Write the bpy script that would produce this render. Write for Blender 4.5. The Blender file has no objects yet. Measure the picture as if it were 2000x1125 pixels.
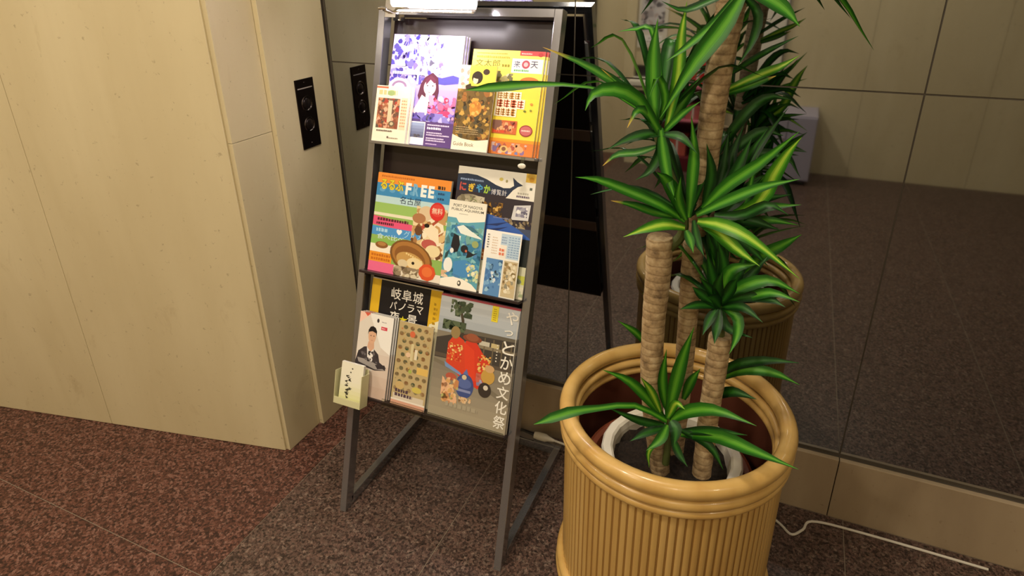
import bpy, bmesh, math, random
import numpy as np
from mathutils import Vector, Matrix
R = math.radians; PI = math.pi
SC = bpy.context.scene; COL = SC.collection

# ------------------------------------------------------------------ camera
F, PY = 1237.37, 444.1                      # focal length and optical axis row for a 2000 x 1125 frame
YAW, PITCH, ROLL = .4222, .3964, -.016
CAM = Vector((1.2877, -1.5555, 1.4208))
_f = Vector((-math.sin(YAW)*math.cos(PITCH), math.cos(YAW)*math.cos(PITCH), -math.sin(PITCH)))
_r = Vector((math.cos(YAW), math.sin(YAW), 0)); _u = _r.cross(_f)
_r, _u = math.cos(ROLL)*_r + math.sin(ROLL)*_u, -math.sin(ROLL)*_r + math.cos(ROLL)*_u
cd = bpy.data.cameras.new('camera'); cam = bpy.data.objects.new('camera', cd); COL.objects.link(cam)
cam.matrix_world = Matrix(((_r.x, _u.x, -_f.x, CAM.x), (_r.y, _u.y, -_f.y, CAM.y), (_r.z, _u.z, -_f.z, CAM.z), (0, 0, 0, 1)))
cd.sensor_fit = 'HORIZONTAL'; cd.sensor_width = 36; cd.lens = 36*F/2000
cd.shift_y = -(562.5-PY)/2000; cd.clip_start = .02
SC.camera = cam
# ------------------------------------------------------------------ world, exposure, room lights
w = bpy.data.worlds.new('world'); SC.world = w; w.use_nodes = True
w.node_tree.nodes['Background'].inputs[0].default_value = (1, .8, .58, 1)
w.node_tree.nodes['Background'].inputs[1].default_value = .02
SC.view_settings.view_transform = 'Standard'; SC.view_settings.look = 'None'
SC.view_settings.exposure = 0.5; SC.view_settings.gamma = 1; SC.view_settings.use_curve_mapping = False
WARM = (1.0, .875, .70)
DOWNLIGHTS = [(.20, -1.60, 13), (.85, -.70, 8), (-1.3, -1.6, 8), (.20, -2.60, 10), (1.7, -2.60, 8), (-1.3, -2.60, 6), (2.7, -1.5, 5)]
CEIL = 2.5
ROOM_X0, ROOM_X1, ROOM_Y0 = -2.6, 3.9, -3.27

# ------------------------------------------------------------------ helpers
def lin(c):
    if isinstance(c, str): c = [int(c[i:i+2], 16)/255 for i in (0, 2, 4)]
    return tuple(x/12.92 if x <= .04045 else ((x+.055)/1.055)**2.4 for x in c[:3])
def mat(name, col, rough=.5, metal=0., spec=.5, trans=0., ior=1.45, coat=0., emis=None, estr=0.):
    m = bpy.data.materials.new(name); m.use_nodes = True
    b = m.node_tree.nodes['Principled BSDF']
    b.inputs['Base Color'].default_value = (*lin(col), 1); b.inputs['Roughness'].default_value = rough
    b.inputs['Metallic'].default_value = metal; b.inputs['Specular IOR Level'].default_value = spec
    b.inputs['Transmission Weight'].default_value = trans; b.inputs['IOR'].default_value = ior
    b.inputs['Coat Weight'].default_value = coat
    if emis: b.inputs['Emission Color'].default_value = (*lin(emis), 1); b.inputs['Emission Strength'].default_value = estr
    return m
def nt(m): return m.node_tree, m.node_tree.nodes['Principled BSDF']
def ramp(t, src, stops):
    r = t.nodes.new('ShaderNodeValToRGB'); e = r.color_ramp.elements
    while len(e) < len(stops): e.new(.5)
    for i, (p, c) in enumerate(stops): e[i].position = p; e[i].color = (*lin(c), 1)
    t.links.new(src, r.inputs[0]); return r.outputs[0]
def pos(t, scale=(1, 1, 1), kind='Position'):
    if kind == 'Position': s = t.nodes.new('ShaderNodeNewGeometry').outputs['Position']
    else: s = t.nodes.new('ShaderNodeTexCoord').outputs[kind]
    mp = t.nodes.new('ShaderNodeMapping'); mp.inputs['Scale'].default_value = scale
    t.links.new(s, mp.inputs[0]); return mp.outputs[0]
def noise(t, vec, scale, detail=4, rough=.5, dist=0.):
    n = t.nodes.new('ShaderNodeTexNoise'); n.inputs['Scale'].default_value = scale; n.inputs['Detail'].default_value = detail
    n.inputs['Roughness'].default_value = rough; n.inputs['Distortion'].default_value = dist
    t.links.new(vec, n.inputs['Vector']); return n.outputs['Fac']
def voro(t, vec, scale, out='Color', feature='F1'):
    n = t.nodes.new('ShaderNodeTexVoronoi'); n.inputs['Scale'].default_value = scale; n.feature = feature
    t.links.new(vec, n.inputs['Vector']); return n.outputs[out]
def mix(t, fac, a, b, mode='MIX'):
    n = t.nodes.new('ShaderNodeMix'); n.data_type = 'RGBA'; n.blend_type = mode
    for s, v in ((n.inputs[0], fac), (n.inputs[6], a), (n.inputs[7], b)):
        if hasattr(v, 'links'): t.links.new(v, s)
        elif isinstance(v, (int, float)): s.default_value = v
        else: s.default_value = (*lin(v), 1)
    return n.outputs[2]
def bump(t, b, h, strength=.3, dist=.002):
    n = t.nodes.new('ShaderNodeBump'); n.inputs['Strength'].default_value = strength; n.inputs['Distance'].default_value = dist
    t.links.new(h, n.inputs['Height']); t.links.new(n.outputs[0], b.inputs['Normal'])

def tag(o, label=None, cat=None, group=None, kind=None):
    for k, v in (('label', label), ('category', cat), ('group', group), ('kind', kind)):
        if v: o[k] = v
    return o
def thing(name, loc=(0, 0, 0), label=None, cat=None, group=None, kind=None, parent=None):
    o = bpy.data.objects.new(name, None); COL.objects.link(o); o.location = loc; o.empty_display_size = .05
    if parent: o.parent = parent
    return tag(o, label, cat, group, kind)
def worldloc(o):
    v = Vector((0, 0, 0))
    while o: v += o.location; o = o.parent
    return v
def mesh_obj(name, verts, faces, m, parent=None, smooth=False, local=False):
    """verts are given in world space (or in the parent's space when local)"""
    off = Vector((0, 0, 0)) if (local or not parent) else worldloc(parent)
    me = bpy.data.meshes.new(name); me.from_pydata([Vector(v)-off for v in verts], [], faces)
    bm = bmesh.new(); bm.from_mesh(me); bmesh.ops.recalc_face_normals(bm, faces=bm.faces); bm.to_mesh(me); bm.free()
    if m: me.materials.append(m)
    if smooth:
        for p in me.polygons: p.use_smooth = True
    o = bpy.data.objects.new(name, me); COL.objects.link(o)
    if parent: o.parent = parent
    return o
BOXF = [(0, 1, 2, 3), (4, 5, 6, 7), (0, 1, 5, 4), (1, 2, 6, 5), (2, 3, 7, 6), (3, 0, 4, 7)]
def boxv(x0, y0, z0, x1, y1, z1):
    return [(x0, y0, z0), (x1, y0, z0), (x1, y1, z0), (x0, y1, z0), (x0, y0, z1), (x1, y0, z1), (x1, y1, z1), (x0, y1, z1)]
def box(name, b, m, parent=None, bevel=0., local=False):
    o = mesh_obj(name, boxv(*b), BOXF, m, parent, local=local)
    if bevel: bev(o, bevel)
    return o
def bev(o, wd, seg=2):
    bm = bmesh.new(); bm.from_mesh(o.data)
    bmesh.ops.bevel(bm, geom=bm.edges[:], offset=wd, segments=seg, affect='EDGES', profile=.5)
    bm.to_mesh(o.data); bm.free()
class MB:
    def __init__(s): s.v = []; s.f = []
    def add(s, v, f): n = len(s.v); s.v += [tuple(q) for q in v]; s.f += [tuple(i+n for i in q) for q in f]; return s
    def box(s, *b): return s.add(boxv(*b), BOXF)
    def tube(s, pts, rad, n=10, cap=True):
        pts = [Vector(p) for p in pts]; rads = rad if isinstance(rad, (list, tuple)) else [rad]*len(pts)
        a = None; vs = []
        for i, p in enumerate(pts):
            t = (pts[min(i+1, len(pts)-1)]-pts[max(i-1, 0)]).normalized()
            if a is None: a = t.orthogonal().normalized()
            a = (a-t*a.dot(t)).normalized(); b = t.cross(a)
            vs += [p+rads[i]*(math.cos(2*PI*k/n)*a+math.sin(2*PI*k/n)*b) for k in range(n)]
        fs = [(i*n+k, i*n+(k+1) % n, (i+1)*n+(k+1) % n, (i+1)*n+k) for i in range(len(pts)-1) for k in range(n)]
        if cap: fs += [tuple(range(n)), tuple(range((len(pts)-1)*n, len(pts)*n))]
        return s.add(vs, fs)
    def lathe(s, prof, c=(0, 0, 0), n=48, close=False):
        vs = [(c[0]+r*math.cos(2*PI*k/n), c[1]+r*math.sin(2*PI*k/n), c[2]+z) for r, z in prof for k in range(n)]
        m = len(prof)
        fs = [(i*n+k, i*n+(k+1) % n, ((i+1) % m)*n+(k+1) % n, ((i+1) % m)*n+k) for i in range(m if close else m-1) for k in range(n)]
        return s.add(vs, fs)
    def obj(s, name, m, parent=None, smooth=True, local=False):
        o = mesh_obj(name, s.v, s.f, m, parent, smooth, local)
        if smooth:
            try: o.data.set_sharp_from_angle(angle=R(45))
            except Exception: pass
        return o
def crom(pts, n):
    P = [Vector(p) for p in pts]
    if len(P) == 2: return [P[0].lerp(P[1], i/(n-1)) for i in range(n)]
    P = [2*P[0]-P[1]]+P+[2*P[-1]-P[-2]]; out = []; k = len(P)-3
    for i in range(n):
        t = i/(n-1)*k; j = min(int(t), k-1); t -= j; a, b, c, d = P[j:j+4]
        out.append(.5*((2*b)+(c-a)*t+(2*a-5*b+4*c-d)*t*t+(3*b-a-3*c+d)*t**3))
    return out

# ------------------------------------------------------------------ materials
def stone(name, a, b, c):
    m = mat(name, a, .42); t, bs = nt(m)
    v = pos(t, (1, 1, .22)); n1 = noise(t, v, 3.2, 5, .55, .3)
    c1 = ramp(t, n1, [(.3, a), (.55, b), (.75, a)])
    n2 = noise(t, pos(t, (1, 1, .5)), 11, 7, .7, .8)
    f2 = ramp(t, n2, [(.60, (0, 0, 0)), (.74, (1, 1, 1))])
    n3 = noise(t, pos(t), 55, 3, .7); f3 = ramp(t, n3, [(.65, (0, 0, 0)), (.72, (.85, .85, .85))])
    f = mix(t, .34, (0, 0, 0), f2); col = mix(t, f, c1, c)
    t.links.new(mix(t, mix(t, .5, (0, 0, 0), f3), col, (.38, .29, .2)), bs.inputs['Base Color'])
    bump(t, bs, n2, .12, .0015); return m
def granite(name, stops, dark):
    m = mat(name, 'ffffff', .38, spec=.35); t, bs = nt(m); v = pos(t)
    w1 = t.nodes.new('ShaderNodeSeparateColor'); t.links.new(voro(t, v, 150), w1.inputs[0])
    c1 = ramp(t, w1.outputs[0], stops)
    f = ramp(t, noise(t, v, 130, 3, .6), [(.5, (0, 0, 0)), (.62, (1, 1, 1))])
    f2 = ramp(t, noise(t, v, 300, 2, .5), [(.35, (.55, .55, .55)), (.65, (1.15, 1.15, 1.15))])
    c2 = mix(t, mix(t, .75, (0, 0, 0), f), c1, dark)
    t.links.new(mix(t, .5, c2, f2, 'MULTIPLY'), bs.inputs['Base Color']); return m
M = {}
M['stone'] = stone('cream_marble', (.84, .79, .65), (.80, .745, .60), (.64, .55, .39))
M['stone2'] = stone('beige_skirting_stone', (.70, .63, .52), (.62, .55, .45), (.45, .38, .3))
M['granite'] = granite('brown_granite', [(0, '382c26'), (.3, '54413a'), (.6, '70584e'), (.85, '5c4d45'), (1, '857165')], '1b1513')
M['granite_red'] = granite('red_granite', [(0, '3a2722'), (.35, '57382f'), (.65, '6e483d'), (1, '846257')], '1f1411')
M['grout'] = mat('grout', (.55, .50, .43), .8)
M['mirror'] = mat('tinted_mirror', (.67, .685, .70), .03, 1.0)
t, bs = nt(M['mirror']); bump(t, bs, noise(t, pos(t), 1.3, 1), .06, .01)
M['seam'] = mat('dark_joint', (.34, .31, .27), .6)
M['steel'] = mat('brushed_steel', (.63, .63, .65), .42, .8)
t, bs = nt(M['steel']); n = noise(t, pos(t, (1, 1, 1)), 900, 2); t.links.new(ramp(t, n, [(.3, (.38,)*3), (.7, (.46,)*3)]), bs.inputs['Roughness'])
M['chrome'] = mat('chrome', (.88, .87, .86), .12, 1.0)
M['board'] = mat('dark_brown_board', (.16, .115, .12), .28)
M['brownbar'] = mat('brown_bar', (.56, .44, .37), .5)
M['acrylic'] = mat('clear_acrylic', (.93, .95, .90), .05, trans=1.0, ior=1.49)
M['paper'] = mat('paper', (.90, .89, .86), .6)
M['greypaper'] = mat('grey_page_edges', (.62, .62, .62), .6)
M['plastic_black'] = mat('black_plastic', (.07, .06, .07), .35)
M['plate'] = mat('dark_bronze_plate', (.16, .125, .12), .32, .85)
M['button'] = mat('button_metal', (.36, .33, .33), .22, 1.0)
M['white_plastic'] = mat('white_plastic', (.87, .85, .79), .4)
M['white_cable'] = mat('white_cable', (.82, .80, .75), .45)
M['ceiling'] = mat('ceiling_paint', (.86, .83, .77), .8)
M['lens'] = mat('lamp_lens', (1, 1, 1), .5, emis=(1, .9, .72), estr=9)
M['trim'] = mat('lamp_trim', (.85, .84, .82), .4)
M['tube'] = mat('fluorescent_tube', (1, 1, 1), .5, emis=(1, .95, .97), estr=46)
# rattan
m = M['rattan'] = mat('varnished_rattan', (.80, .66, .40), .3, spec=.5, coat=.2); t, bs = nt(m)
n = noise(t, pos(t, (1, 1, .12)), 16, 3, .5)
t.links.new(ramp(t, n, [(.25, (.74, .58, .32)), (.5, (.80, .655, .385)), (.8, (.85, .71, .45))]), bs.inputs['Base Color'])
M['gap'] = mat('planter_core', (.58, .43, .21), .7)
M['liner'] = mat('red_brown_liner', (.36, .20, .145), .45)
M['terracotta'] = mat('terracotta_plastic', (.55, .29, .20), .4)
m = M['soil'] = mat('potting_soil', (.13, .095, .07), .95); t, bs = nt(m)
n = noise(t, pos(t), 120, 5, .7); t.links.new(ramp(t, n, [(.3, (.06, .045, .035)), (.6, (.2, .15, .11)), (.8, (.33, .27, .21))]), bs.inputs['Base Color']); bump(t, bs, n, 1, .01)
m = M['bark'] = mat('cane_bark', (.62, .50, .35), .75); t, bs = nt(m)
n = noise(t, pos(t, (1, 1, 1)), 45, 5, .65)
wv = t.nodes.new('ShaderNodeTexWave'); wv.bands_direction = 'Z'; wv.inputs['Scale'].default_value = 19; wv.inputs['Distortion'].default_value = 2.6; wv.inputs['Detail'].default_value = 3
t.links.new(pos(t), wv.inputs['Vector'])
c = ramp(t, n, [(.3, (.44, .36, .26)), (.5, (.68, .58, .43)), (.7, (.80, .72, .57))])
f = ramp(t, wv.outputs['Fac'], [(.0, (.80, .77, .74)), (.16, (1, 1, 1))])
t.links.new(mix(t, .8, c, f, 'MULTIPLY'), bs.inputs['Base Color']); bump(t, bs, wv.outputs['Fac'], .3, .0015)
# leaf: green with a lighter stripe along the middle, from the leaf's own width coordinate
def leafmat(name, edge, midc, stripe, tipc=None):
    m = mat(name, edge, .42, spec=.35); t, bs = nt(m)
    uv = t.nodes.new('ShaderNodeUVMap'); s = t.nodes.new('ShaderNodeSeparateXYZ'); t.links.new(uv.outputs[0], s.inputs[0])
    st = noise(t, pos(t, (14, .6, 1), 'UV'), 3.2, 2)
    add = t.nodes.new('ShaderNodeMath'); add.operation = 'MULTIPLY_ADD'; add.inputs[1].default_value = .22
    t.links.new(st, add.inputs[0]); t.links.new(s.outputs[0], add.inputs[2])
    col = ramp(t, add.outputs[0], [(.12, edge), (.38, midc), (.52, stripe), (.66, stripe), (.8, midc), (1, edge)])
    vn = ramp(t, noise(t, pos(t, (34, .5, 1), 'UV'), 1.6, 2), [(.3, (.62, .62, .62)), (.62, (1.15, 1.15, 1.15))]); col = mix(t, .5, col, vn, 'MULTIPLY')
    if tipc:
        f = ramp(t, s.outputs[1], [(.80, (0, 0, 0)), (.97, (1, 1, 1))]); col = mix(t, f, col, tipc)
    t.links.new(col, bs.inputs['Base Color'])
    bs.inputs['Subsurface Weight'].default_value = 0
    tr = t.nodes.new('ShaderNodeBsdfTranslucent'); t.links.new(col, tr.inputs[0])
    ms = t.nodes.new('ShaderNodeMixShader'); ms.inputs[0].default_value = .18
    out = t.nodes['Material Output']; t.links.new(bs.outputs[0], ms.inputs[1]); t.links.new(tr.outputs[0], ms.inputs[2]); t.links.new(ms.outputs[0], out.inputs[0])
    return m
LM = [leafmat('leaf_green', (.10, .31, .07), (.19, .47, .10), (.36, .63, .17)),
      leafmat('leaf_dark', (.06, .19, .06), (.10, .30, .08), (.17, .41, .11)),
      leafmat('leaf_lime', (.15, .40, .08), (.34, .60, .12), (.66, .80, .26)),
      leafmat('leaf_yellow_tip', (.09, .28, .08), (.17, .42, .11), (.32, .55, .16), (.80, .66, .28))]
# print
m = M['print'] = mat('printed_paper', 'ffffff', .34, spec=.4); t, bs = nt(m)
a = t.nodes.new('ShaderNodeAttribute'); a.attribute_name = 'ink'; t.links.new(a.outputs['Color'], bs.inputs['Base Color'])

# ================================================================== THE SETTING
# floor: grout bed with stone tiles laid on it
fl = tag(box('floor', (ROOM_X0, ROOM_Y0, -.06, ROOM_X1, .05, -.0012), M['grout']), 'polished granite tile floor, brown with a red border strip', 'floor', kind='structure')
def tile_mesh(wx, wy, m):
    me = bpy.data.meshes.new('floor_tile'); me.from_pydata(boxv(0, 0, -.012, wx, wy, 0), [], BOXF)
    bm = bmesh.new(); bm.from_mesh(me); bmesh.ops.recalc_face_normals(bm, faces=bm.faces); bm.to_mesh(me); bm.free(); me.materials.append(m); return me
G = .0022; TX, TY = .49, .82
tm = {}
def tiles(xs, m):
    y = -.02
    ys = [-.02]
    while ys[-1] > ROOM_Y0: ys.append(max(ys[-1]-TY, ROOM_Y0))
    for x0, x1 in zip(xs, xs[1:]):
        for y1, y0 in zip(ys, ys[1:]):
            k = (round(x1-x0, 4), round(y1-y0, 4), m.name)
            if k not in tm: tm[k] = tile_mesh(x1-x0-G, y1-y0-G, m)
            o = bpy.data.objects.new('floor_tile', tm[k]); COL.objects.link(o); o.parent = fl; o.location = (x0+G/2, y0+G/2, 0)
xs = [.105]
while xs[-1] < ROOM_X1: xs.append(min(xs[-1]+TX, ROOM_X1))
tiles(xs, M['granite'])
xs = [.105]
while xs[-1] > ROOM_X0: xs.append(max(xs[-1]-.60, ROOM_X0))
tiles(xs[::-1], M['granite_red'])
# back wall: tinted mirror panels over a stone skirting
wb = tag(box('wall_back', (-.06, .003, 0, ROOM_X1, .10, CEIL), M['seam']), 'wall clad in tinted mirror panels behind the rack', 'wall', kind='structure')
cols = [.004, .7677, 1.535, 2.302, 3.069, 3.836]; rows = [.200, 1.1543, 2.10, CEIL]
g = .0018
for i in range(5):
    for j in range(3):
        o = box('mirror_panel', (cols[i]+g, 0, rows[j]+g, cols[i+1]-g, .003, rows[j+1]-g), M['mirror'], wb)
sk = tag(box('baseboard_back', (.0, -.006, 0, ROOM_X1, .003, .190), M['seam']), 'beige stone skirting below the mirror wall', 'baseboard', kind='structure')
for i in range(5): box('skirting_slab', (cols[i]+.001, -.02, .0, cols[i+1]-.001, -.006, .194), M['stone2'], sk, .0015)
# left wall: stepped stone slabs
wl = tag(box('wall_left', (-.30, -.36, 0, -.036, .10, CEIL), M['seam']), 'cream marble wall with a lift call panel', 'wall', kind='structure')
box('stone_slab', (-.036, -.257, 0, 0, -.009, CEIL), M['stone'], wl, .0012)
for z0, z1 in ((0, 1.0), (1.0, CEIL)): box('stone_slab', (-.046, -.4, z0+.0006, -.0155, -.258, z1-.0006), M['stone'], wl, .0008)
# front face of the pier, running off to the left at a slight angle
A = Vector((-.0275, -.407, 0)); D = Vector((-1, -.205, 0)).normalized(); N = Vector((D.y, -D.x, 0))
if N.y > 0: N = -N
wp = tag(mesh_obj('wall_pier', [A+D*s+N*k+Vector((0, 0, z)) for z in (0, CEIL) for s, k in ((.02, -.012), (2.6, -.012), (2.6, -.10), (.02, -.10))], BOXF, M['seam']), 'cream marble pier front left of the lift call panel', 'wall', kind='structure')
s = 0
for k in range(4):
    for z0, z1 in ((0, 1.6), (1.6, CEIL)):
        o = mesh_obj('stone_slab', [A+D*q+N*k2+Vector((0, 0, z)) for z in (z0+.0008, z1-.0008) for q, k2 in ((s+.0008, 0), (s+.6492, 0), (s+.6492, -.012), (s+.0008, -.012))], BOXF, M['stone'], wp); bev(o, .002)
    s += .65
# far side of the lobby, seen in the mirror
wf = tag(box('wall_front', (ROOM_X0, ROOM_Y0-.1, 0, ROOM_X1, ROOM_Y0, CEIL), M['seam']), 'cream marble wall on the far side of the lobby, seen in the mirror', 'wall', kind='structure')
x = ROOM_X0
for x1 in (-1.9, -1.2, -.66, -.25, .085, .69, 1.05, 1.70, 2.4, 3.1, ROOM_X1):
    for z0, z1 in ((0, 1.25), (1.25, CEIL)): box('stone_slab', (x+.001, ROOM_Y0-.01, z0+.001, x1-.001, ROOM_Y0+.012, z1-.001), M['stone'], wf)
    x = x1
tag(box('trim_1', (.085, ROOM_Y0+.012, 0, .165, ROOM_Y0+.06, CEIL), M['stone'], None, .003), 'pale marble pilaster strip on the far lobby wall', 'trim', kind='structure')
tag(box('trim_2', (-.245, ROOM_Y0+.012, 0, -.15, ROOM_Y0+.05, CEIL), mat('dark_trim', (.22, .20, .19), .4), None, .003), 'dark grey upright strip on the far lobby wall', 'trim', kind='structure')
tag(box('wall_right', (ROOM_X1, ROOM_Y0, 0, ROOM_X1+.1, .1, CEIL), M['stone']), 'plain cream marble end wall of the lobby', 'wall', kind='structure')
tag(box('wall_end', (ROOM_X0-.1, ROOM_Y0, 0, ROOM_X0, .1, CEIL), M['stone']), 'cream marble end wall beyond the pier', 'wall', kind='structure')
tag(box('ceiling', (ROOM_X0, ROOM_Y0, CEIL, ROOM_X1, .1, CEIL+.08), M['ceiling']), 'plain pale lobby ceiling', 'ceiling', kind='structure')
for i, (x, y, p) in enumerate(DOWNLIGHTS):
    d = thing('ceiling_downlight', (x, y, CEIL), 'round recessed ceiling downlight of the lobby, out of the picture above', 'downlight', 'lobby ceiling downlights')
    MB().lathe([(.115, 0), (.135, 0), (.135, -.012), (.112, -.016), (.105, -.004)], n=32).obj('trim_ring', M['trim'], d, local=True)
    MB().lathe([(.0005, -.006), (.108, -.006)], n=32).obj('lens', M['lens'], d, local=True)
    L = bpy.data.lights.new('downlight', 'AREA'); L.shape = 'DISK'; L.size = .21; L.energy = p; L.color = WARM
    lo = bpy.data.objects.new('downlight_lamp', L); COL.objects.link(lo); lo.parent = d; lo.location = (0, 0, -.02)

# ================================================================== DISPLAY RACK
RX, RY, RH, RYT, W = .2806, -.5326, 1.3219, -.1235, .50
LEAN = math.atan2(RYT-RY, RH); LEN = math.hypot(RH, RYT-RY)
VD = Vector((0, math.sin(LEAN), math.cos(LEAN))); NV = Vector((0, -math.cos(LEAN), math.sin(LEAN)))
def rk(u, v, w=0): return Vector((RX+u, RY, 0))+VD*v+NV*w
rack = thing('display_rack', (RX+W/2, RY+.2, 0), 'leaning brushed steel magazine rack with three tiers on a floor frame', 'magazine rack')
def rbox(name, u0, u1, v0, v1, w0, w1, m, bevel=.001, parent=rack):
    o = mesh_obj(name, [rk(u, v, w_) for w_ in (w0, w1) for u, v in ((u0, v0), (u1, v0), (u1, v1), (u0, v1))], BOXF, m, parent)
    if bevel: bev(o, bevel)
    return o
DW = .032; zc = DW*math.tan(LEAN)
for u0, u1 in ((0, .02), (W-.02, W)):
    vs = [rk(u0, 0, 0), rk(u1, 0, 0), rk(u1, LEN, 0), rk(u0, LEN, 0), rk(u0, zc, -DW), rk(u1, zc, -DW), rk(u1, LEN, -DW), rk(u0, LEN, -DW)]
    o = mesh_obj('upright_rail', vs, BOXF, M['steel'], rack); bev(o, .0012)
    yb = RY+DW/math.cos(LEAN)
    o = mesh_obj('base_bar', boxv(RX+u0, yb, 0, RX+u1, -.062, .028), BOXF, M['steel'], rack); bev(o, .0012)
o = box('rear_bar', (RX+.02, -.092, 0, RX+W-.02, -.062, .028), M['steel'], rack, .0012)
rbox('top_bar', .02, W-.02, LEN-.02, LEN, -DW, 0, M['steel'])
rbox('back_panel', .02, W-.02, .352, LEN-.02, -.052, -.046, M['board'], 0)
for v in (.362, .702, 1.042):
    rbox('ledge', .02, W-.02, v-.007, v, -.046, .026, M['steel'] if v > 1 else M['board'], .0008)
for v in (.655, .995): rbox('back_crossbar', .02, W-.02, v, v+.035, -.058, -.052, M['brownbar'], .0008)
# acrylic lips that hold the bottom tier and keep the stacks upright
rbox('acrylic_lip', .252, .478, .352, .372, .027, .029, M['acrylic'], .0006)
rbox('acrylic_lip', .126, .250, .352, .372, .027, .029, M['acrylic'], .0006)
rbox('tag_clip', .447, .456, 1.018, 1.0415, .0262, .0275, M['acrylic'], 0)
o = MB().lathe([(.0005, .003), (.006, .003), (.0075, .002), (.0078, 0)], n=24).obj('round_tag', M['white_plastic'], rack, local=True)
o.location = rk(.4515, 1.021, .0276)-worldloc(rack); o.scale = (1.3, .8, 1); o.rotation_euler = Matrix((Vector((1, 0, 0)), VD, NV)).transposed().to_euler()
# clip-on lamp over the top tier
TB = rk(.04, LEN, -.016)
lamp = thing('clip_lamp', TB, 'lit clip-on lamp clamped to the top of the magazine rack', 'lamp')
mb = MB()
def lv(u, v, w): return rk(u, LEN+v, w)
for w0, w1 in ((.001, .006), (-DW-.006, -DW-.001)):
    mb.add([lv(u, v, w_) for w_ in (w0, w1) for u, v in ((.024, -.028), (.056, -.028), (.056, .022), (.024, .022))], BOXF)
mb.add([lv(u, v, w_) for w_ in (-DW-.006, .006) for u, v in ((.024, .014), (.056, .014), (.056, .022), (.024, .022))], BOXF)
mb.obj('clamp', M['chrome'], lamp, smooth=False)
MB().tube([lv(.03, -.012, .004), lv(.03, -.012, .028)], .005, 10).tube([lv(.02, -.012, .028), lv(.042, -.012, .028)], .0035, 8).obj('clamp_screw', M['chrome'], lamp)
MB().tube(crom([lv(.04, .018, -.016), lv(.042, .045, .0), lv(.06, .052, .030), lv(.088, .022, .062)], 12), .005, 10).obj('arm', M['chrome'], lamp)
prof = [(math.cos(a)*.026, math.sin(a)*.026) for a in [R(75)+R(170)*k/10 for k in range(11)]]
prof += [(x*.9, y*.86-.0005) for x, y in reversed(prof)]
vs = [lv(u, -.004+y, .070+x) for u in (.085, .305) for x, y in prof]; n = len(prof)
fs = [(k, (k+1) % n, n+(k+1) % n, n+k) for k in range(n)]+[tuple(range(n)), tuple(range(n, 2*n))]
mesh_obj('lamp_hood', vs, fs, M['chrome'], lamp)
MB().tube([lv(.092, -.006, .072), lv(.298, -.006, .072)], .0115, 14).obj('tube', M['tube'], lamp)
L = bpy.data.lights.new('tube_light', 'AREA'); L.shape = 'RECTANGLE'; L.size = .20; L.size_y = .03; L.energy = 1.0; L.color = (1, .90, .94)
lo = bpy.data.objects.new('tube_light', L); COL.objects.link(lo)
zdir = (VD*.75+NV*.45).normalized(); xdir = Vector((1, 0, 0)); ydir = zdir.cross(xdir)
lo.matrix_world = Matrix.Translation(lv(.195, -.024, .060)) @ Matrix((xdir, ydir, zdir)).transposed().to_4x4()
lo.parent = lamp; lo.matrix_parent_inverse = Matrix.Translation(-TB)

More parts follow.
